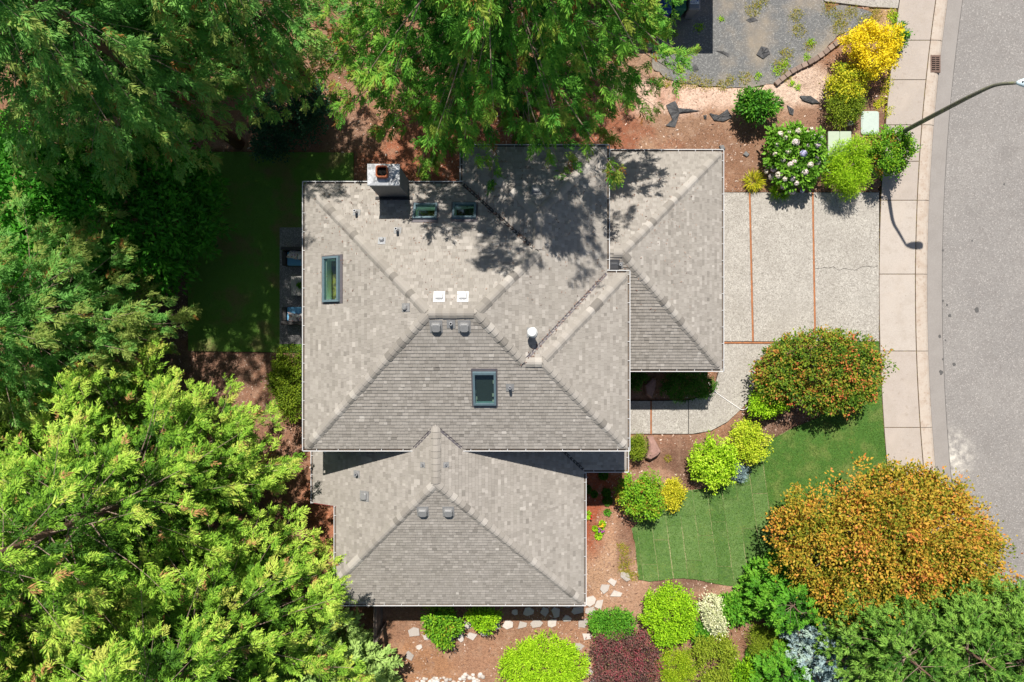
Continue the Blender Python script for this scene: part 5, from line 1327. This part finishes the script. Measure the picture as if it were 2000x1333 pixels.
fabric('ragged dark mat scrap in the gravel yard above the block edging', [(1476,108),(1486,92),(1500,96),(1504,106),(1490,116)], 9)
# retaining blocks
rw2 = empty('retaining_wall', W(1580,120), 'curved row of brown concrete blocks edging the gravel yard', 'wall')
cp = spath([W(1656,68),(W(1625,92)),W(1590,118),W(1545,142),W(1506,172)], 16)
seg = [0]
for i in range(1,len(cp)): seg.append(seg[-1]+(cp[i]-cp[i-1]).length)
bl_ = .265; nbk = int(seg[-1]/bl_)
for i in range(nbk):
    s_ = (i+.5)*bl_; j = next(k for k in range(1,len(seg)) if seg[k] >= s_); u = (s_-seg[j-1])/(seg[j]-seg[j-1]); p = cp[j-1].lerp(cp[j],u); d = (cp[j]-cp[j-1]).normalized(); a = math.atan2(d.y,d.x)+rs.uniform(-.09,.09)
    M = Matrix.Translation(p-Vector(rw2.location)+Vector((0,0,rs.uniform(-.02,.02)))) @ Matrix.Rotation(a,4,'Z')
    MB().bbox(-.122,.122,-.10,.10,-.1,.15,.018,M,t=rs.random()).build('block', MAT['block'], rw2)
# utility lid, cabinet, marker post, storm drain
q = W(1698,241); ul = empty('utility_vault', (q.x,q.y,0), 'pale green rounded utility vault lid beside the sidewalk', 'lid')
def rrect(hx,hy,c,z):
    o=[]
    for sx,sy,a0 in ((1,1,0),(-1,1,90),(-1,-1,180),(1,-1,270)):
        for k in range(4): a=math.radians(a0+k*30); o.append((sx*(hx-c)+c*math.cos(a), sy*(hy-c)+c*math.sin(a), z))
    return o
MB().loft([rrect(.37,.48,.1,-.1),rrect(.37,.48,.1,.05),rrect(.35,.46,.09,.06)]).build('rim', MAT['vault'], ul)
MB().loft([rrect(.325,.435,.08,.061),rrect(.325,.435,.08,.07),rrect(.31,.42,.07,.078)]).build('lid', MAT['vault'], ul)
q = W(1640,282,.75); cb = empty('utility_cabinet', (q.x,q.y,0), 'pale green steel utility cabinet behind the threadleaf cypress', 'cabinet')
MB().box(-.45,.45,-.5,.5,-.05,.70).build('body', MAT['cabinetside'], cb)
for sx in (-1,1): MB().bbox(min(sx*.004,sx*.47),max(sx*.004,sx*.47),-.52,.52,.702,.76,.02).build('lid', MAT['cabinet'], cb)
q = W(1661,241,.5); mk = empty('marker_post', (q.x,q.y,0), 'short white marker post beside the utility cabinet', 'post')
MB().tube([(0,0,-.05),(0,0,.48)],.045,10).build('post', MAT['ventwhite'], mk); MB().loft([rrect(.09,.09,.04,.48),rrect(.09,.09,.04,.56),rrect(.06,.06,.03,.59)]).build('cap', MAT['ventwhite'], mk)
q = W(1825.5,126); sd = empty('storm_drain', (q.x,q.y,0), 'rusty iron storm drain grate set in the kerb', 'drain')
hx,hy=.16,.31
mb=MB(); mb.box(-hx-.05,-hx,-hy-.05,hy+.05,-.06,.068); mb.box(hx,hx+.05,-hy-.05,hy+.05,-.06,.058); mb.box(-hx,hx,-hy-.05,-hy,-.06,.064); mb.box(-hx,hx,hy,hy+.05,-.06,.064); mb.build('frame', MAT['ironrust'], sd)
MB().box(-hx,hx,-hy,hy,.050,.0598).build('pit_dark_slab', MAT['holedark'], sd)  # near-black slab painted as the dark under the grate
for i in range(8):
    y = -hy+.03+i*(2*hy-.06)/7; MB().box(-hx+.004,hx-.004,y-.018,y+.018,.0602,.071).build('bar', MAT['ironrust'], sd)
MB().box(-.012,.012,-hy+.004,hy-.004,.0604,.074).build('bar', MAT['ironrust'], sd)
# street lamp
lb0 = G(721,-386); lp = empty('street_lamp', lb0, 'mossy street lamp pole curving out over the road', 'lamp')
hd = G(744,-381,6.95)-lb0
ptsl = spath([Vector((0,0,0)),Vector((.005,0,2.5)),Vector((.02,0,4.6)),Vector((.07,0.01,5.6)),Vector((.25,.04,6.35)),Vector((hd.x,hd.y,6.93))],8)
nn = len(ptsl); MB().tube(ptsl,[.098-.05*i/(nn-1) for i in range(nn)],10).build('pole', MAT['pole'], lp, smooth=True)
MB().tube([(0,0,-.02),(0,0,.12)],.16,12).build('base_plate', MAT['pole'], lp)
dirx = Vector((1,0,.02)).normalized(); mb=MB(); rings=[]
for s_,wv,hv in ((0,.05,.05),(.08,.085,.07),(.22,.14,.09),(.45,.165,.10),(.62,.15,.09),(.70,.09,.05)):
    c = hd+dirx*s_; rings.append([(c.x, c.y+wv*math.cos(6.283*j/12), c.z+hv*math.sin(6.283*j/12)) for j in range(12)])
lh = mb.loft(rings).build('lamp_head', MAT['lamphead'], lp, smooth=True)
c = hd+dirx*.14; MB().tube([(c.x,c.y,c.z+.06),(c.x,c.y,c.z+.095)],.028,10).build('bolt', MAT['black'], lh)
c = hd+dirx*.42; MB().loft([[(c.x+.2*math.cos(6.283*j/12),c.y+.12*math.sin(6.283*j/12),c.z-.09) for j in range(12)],[(c.x+.14*math.cos(6.283*j/12),c.y+.08*math.sin(6.283*j/12),c.z-.15) for j in range(12)]]).build('lens', MAT['paper'], lh)
# white hose over the walkway
hp = spath([W(1372,722),W(1376,733),W(1383,748),W(1395,764),W(1415,779),W(1437,794),W(1447,800),W(1455,799),W(1462,792),W(1466,784)],6)
hz = MB().tube([Vector((p.x,p.y,.062)) for p in hp],.017,6).build('garden_hose', MAT['hose'], smooth=True); tag(hz,'white hose lying across the joint of the curved walkway','hose')
# patio furniture
def sofa(label, px0, py0, px1, py1, back):
    a = W(px0,py0,.5); b = W(px1,py1,.5); cx_,cy_=(a.x+b.x)/2,(a.y+b.y)/2; hx_,hy_=abs(b.x-a.x)/2,abs(b.y-a.y)/2
    o = empty('patio_sofa',(cx_,cy_,.03),label,'sofa'); s_=back
    MB().bbox(-hx_,hx_,-hy_,hy_,.06,.30,.03).build('base', MAT['wicker'], o)
    MB().bbox(-hx_,hx_,min(s_*hy_,s_*(hy_-.14)),max(s_*hy_,s_*(hy_-.14)),.302,.74,.03).build('backrest', MAT['wicker'], o)
    for sx in (-1,1): MB().bbox(min(sx*hx_,sx*(hx_-.16)),max(sx*hx_,sx*(hx_-.16)),min(-s_*hy_,s_*(hy_-.15)),max(-s_*hy_,s_*(hy_-.15)),.303,.56,.03).build('armrest', MAT['wicker'], o)
    for sx in (-1,1): MB().bbox(min(sx*.01,sx*(hx_-.17)),max(sx*.01,sx*(hx_-.17)),min(-s_*(hy_+.0),s_*(hy_-.16)),max(-s_*(hy_+.0),s_*(hy_-.16)),.305,.44,.04).build('seat_cushion', MAT['cushion'], o)
    for i,sx in enumerate((-.5,.0,.5)):
        M = Matrix.Translation((sx*(hx_-.1),s_*(hy_-.30),.60)) @ Matrix.Rotation(.5*(i-1)+.3,4,'Z') @ Matrix.Rotation(-.7*s_,4,'X')
        q=[]
        for zz,f in ((-.07,.8),(0,1),(.07,.8)): q.append([(x*f,y*f,zz) for x,y in ((-.22,-.22),(0,-.19),(.22,-.22),(.19,0),(.22,.22),(0,.19),(-.22,.22),(-.19,0))])
        MB().loft(q,M).build('pillow', MAT['pillow'], o)
    for sx in (-1,1):
        for sy in (-1,1): MB().box(sx*(hx_-.08)-.03,sx*(hx_-.08)+.03,sy*(hy_-.08)-.03,sy*(hy_-.08)+.03,0,.06).build('leg', MAT['sofawood'], o)
    return o
s1 = sofa('dark wicker sofa with blue cushions and patterned pillows, upper of the two on the patio',552,484,634,519,1)
s2 = sofa('dark wicker sofa with blue cushions and patterned pillows, lower of the two on the patio',552,600,634,635,-1)
q = W(594,559,.4); tb = empty('coffee_table',(q.x,q.y,.03),'weathered grey coffee table between the two patio sofas','table')
for i in range(5): MB().bbox(-.52+i*.209,-.52+i*.209+.203,-.40,.40,.36,.41,.008).build('top_board', MAT['tabletop'], tb)
for sx in (-1,1):
    for sy in (-1,1): MB().box(sx*.45-.04,sx*.45+.04,sy*.33-.04,sy*.33+.04,0,.36).build('leg', MAT['tabletop'], tb)
q2 = W(587,558,.5); pp_ = empty('potted_plant',(q2.x,q2.y,.442),'small potted plant on the patio coffee table','plant')
MB().loft([[(.05*math.cos(6.283*j/10),.05*math.sin(6.283*j/10),0) for j in range(10)],[(.075*math.cos(6.283*j/10),.075*math.sin(6.283*j/10),.1) for j in range(10)]]).build('pot', MAT['pot'], pp_)
r = np.random.default_rng(5); n=160; a=r.uniform(0,6.28,n)
link_mesh('foliage', leaf_mesh('foliage', np.c_[np.cos(a)*.03,np.sin(a)*.03,np.full(n,.1)], unit(np.c_[np.cos(a),np.sin(a),r.uniform(.2,1.6,n)]), unit(r.normal(size=(n,3))*.3+np.array([0,0,1])), r.uniform(.08,.16,n), np.full(n,.03), r.random(n)), LEAF['green'], pp_)
# wheelie bins
def bin_(label, px0, px1, pyf, mat, seed, sticker=None):
    a = W(px0,pyf,1.0); b = W(px1,pyf,1.0); cx_=(a.x+b.x)/2; w_=(b.x-a.x)/2; d_=.36
    o = empty('wheelie_bin',(cx_,a.y+d_,0),label,'bin')
    MB().loft([rrect(w_*.78,d_*.78,.05,.02),rrect(w_*.95,d_*.95,.05,.92)]).build('body', mat, o)
    lid = MB().loft([rrect(w_,d_,.06,.921),rrect(w_,d_,.06,.96),rrect(w_*.86,d_*.86,.06,1.02)]).build('lid', mat, o)
    MB().tube([(-w_*.8,d_+.05,.93),(w_*.8,d_+.05,.93)],.02,8).build('handle', mat, o)
    for sx in (-1,1): MB().tube([(sx*w_*.72-.03,d_*.8,.11),(sx*w_*.72+.03,d_*.8,.11)],.11,12).build('wheel', MAT['black'], o)
    return o, w_, d_
b1 = bin_('blue wheelie bin half under the cedar at the top edge',1287,1313,25,MAT['binblue'],1)
b2 = bin_('dark green wheelie bin between the blue and the grey bin',1317,1341,20,MAT['bingreen'],2)
b3 = bin_('grey wheelie bin with a white printed sticker on its lid',1345,1368,19,MAT['bingrey'],3)
stk = MB().box(-.17,.17,-.15,.05,1.0205,1.024).build('sticker', MAT['paper'], b3[0])
mb = MB()
for i in range(4):
    for j in range(2): mb.box(-.14+i*.06,-.10+i*.06,-.12+j*.07,-.085+j*.07,1.0242,1.0255)
mb.box(.10,.15,-.05,.03,1.0242,1.0255); mb.build('print', MAT['binblue'], b3[0])
MB().box(-.16,.16,-.30,-.24,.9965,1.0).build('label_band', MAT['vault'], b2[0])
# plank fence by the front roof
fe = empty('plank_fence', G(-253,445), 'weathered upright plank fence between the front roof and the pale cypress', 'fence')
for i in range(16):
    h_=1.78+rs.uniform(-.01,.01); MB().box(-.012,.012,-(i+1)*.145+.003,-i*.145-.003,-.05,h_,t=rs.random()).build('plank', MAT['fence'], fe)
for z in (.35,1.45): MB().box(.013,.05,-16*.145,0,z,z+.09).build('rail', MAT['fence'], fe)
for i in (0,1): MB().box(.051,.14,-i*2.2-.1,-i*2.2,-.05,1.8).build('post', MAT['fence'], fe)
# neighbouring house just beyond the top edge
nb_ = empty('neighbour_house', G(230,-880), 'neighbouring house beyond the top edge that shades the wheelie bins', 'house')
ncx, ncy = 230/PX, 880/PX
hx_, hy_ = 151/PX, 229/PX
MB().box(-hx_+.5,hx_-.5,-hy_+.5,hy_-.5,0,3.0).build('wall', MAT['wall'], nb_)
mb = MB(); rzz=3.2+.45*hx_
mb.add([(-hx_,-hy_,3.2),(hx_,-hy_,3.2),(hx_,hy_,3.2),(-hx_,hy_,3.2),(0,-hy_+hx_,rzz),(0,hy_-hx_,rzz),(-hx_,-hy_,3.0),(hx_,-hy_,3.0),(hx_,hy_,3.0),(-hx_,hy_,3.0)],[(0,1,4),(1,2,5,4),(2,3,5),(3,0,4,5),(0,6,7,1),(1,7,8,2),(2,8,9,3),(3,9,6,0),(9,8,7,6)]); mb.build('roof', MAT['roofn'], nb_)
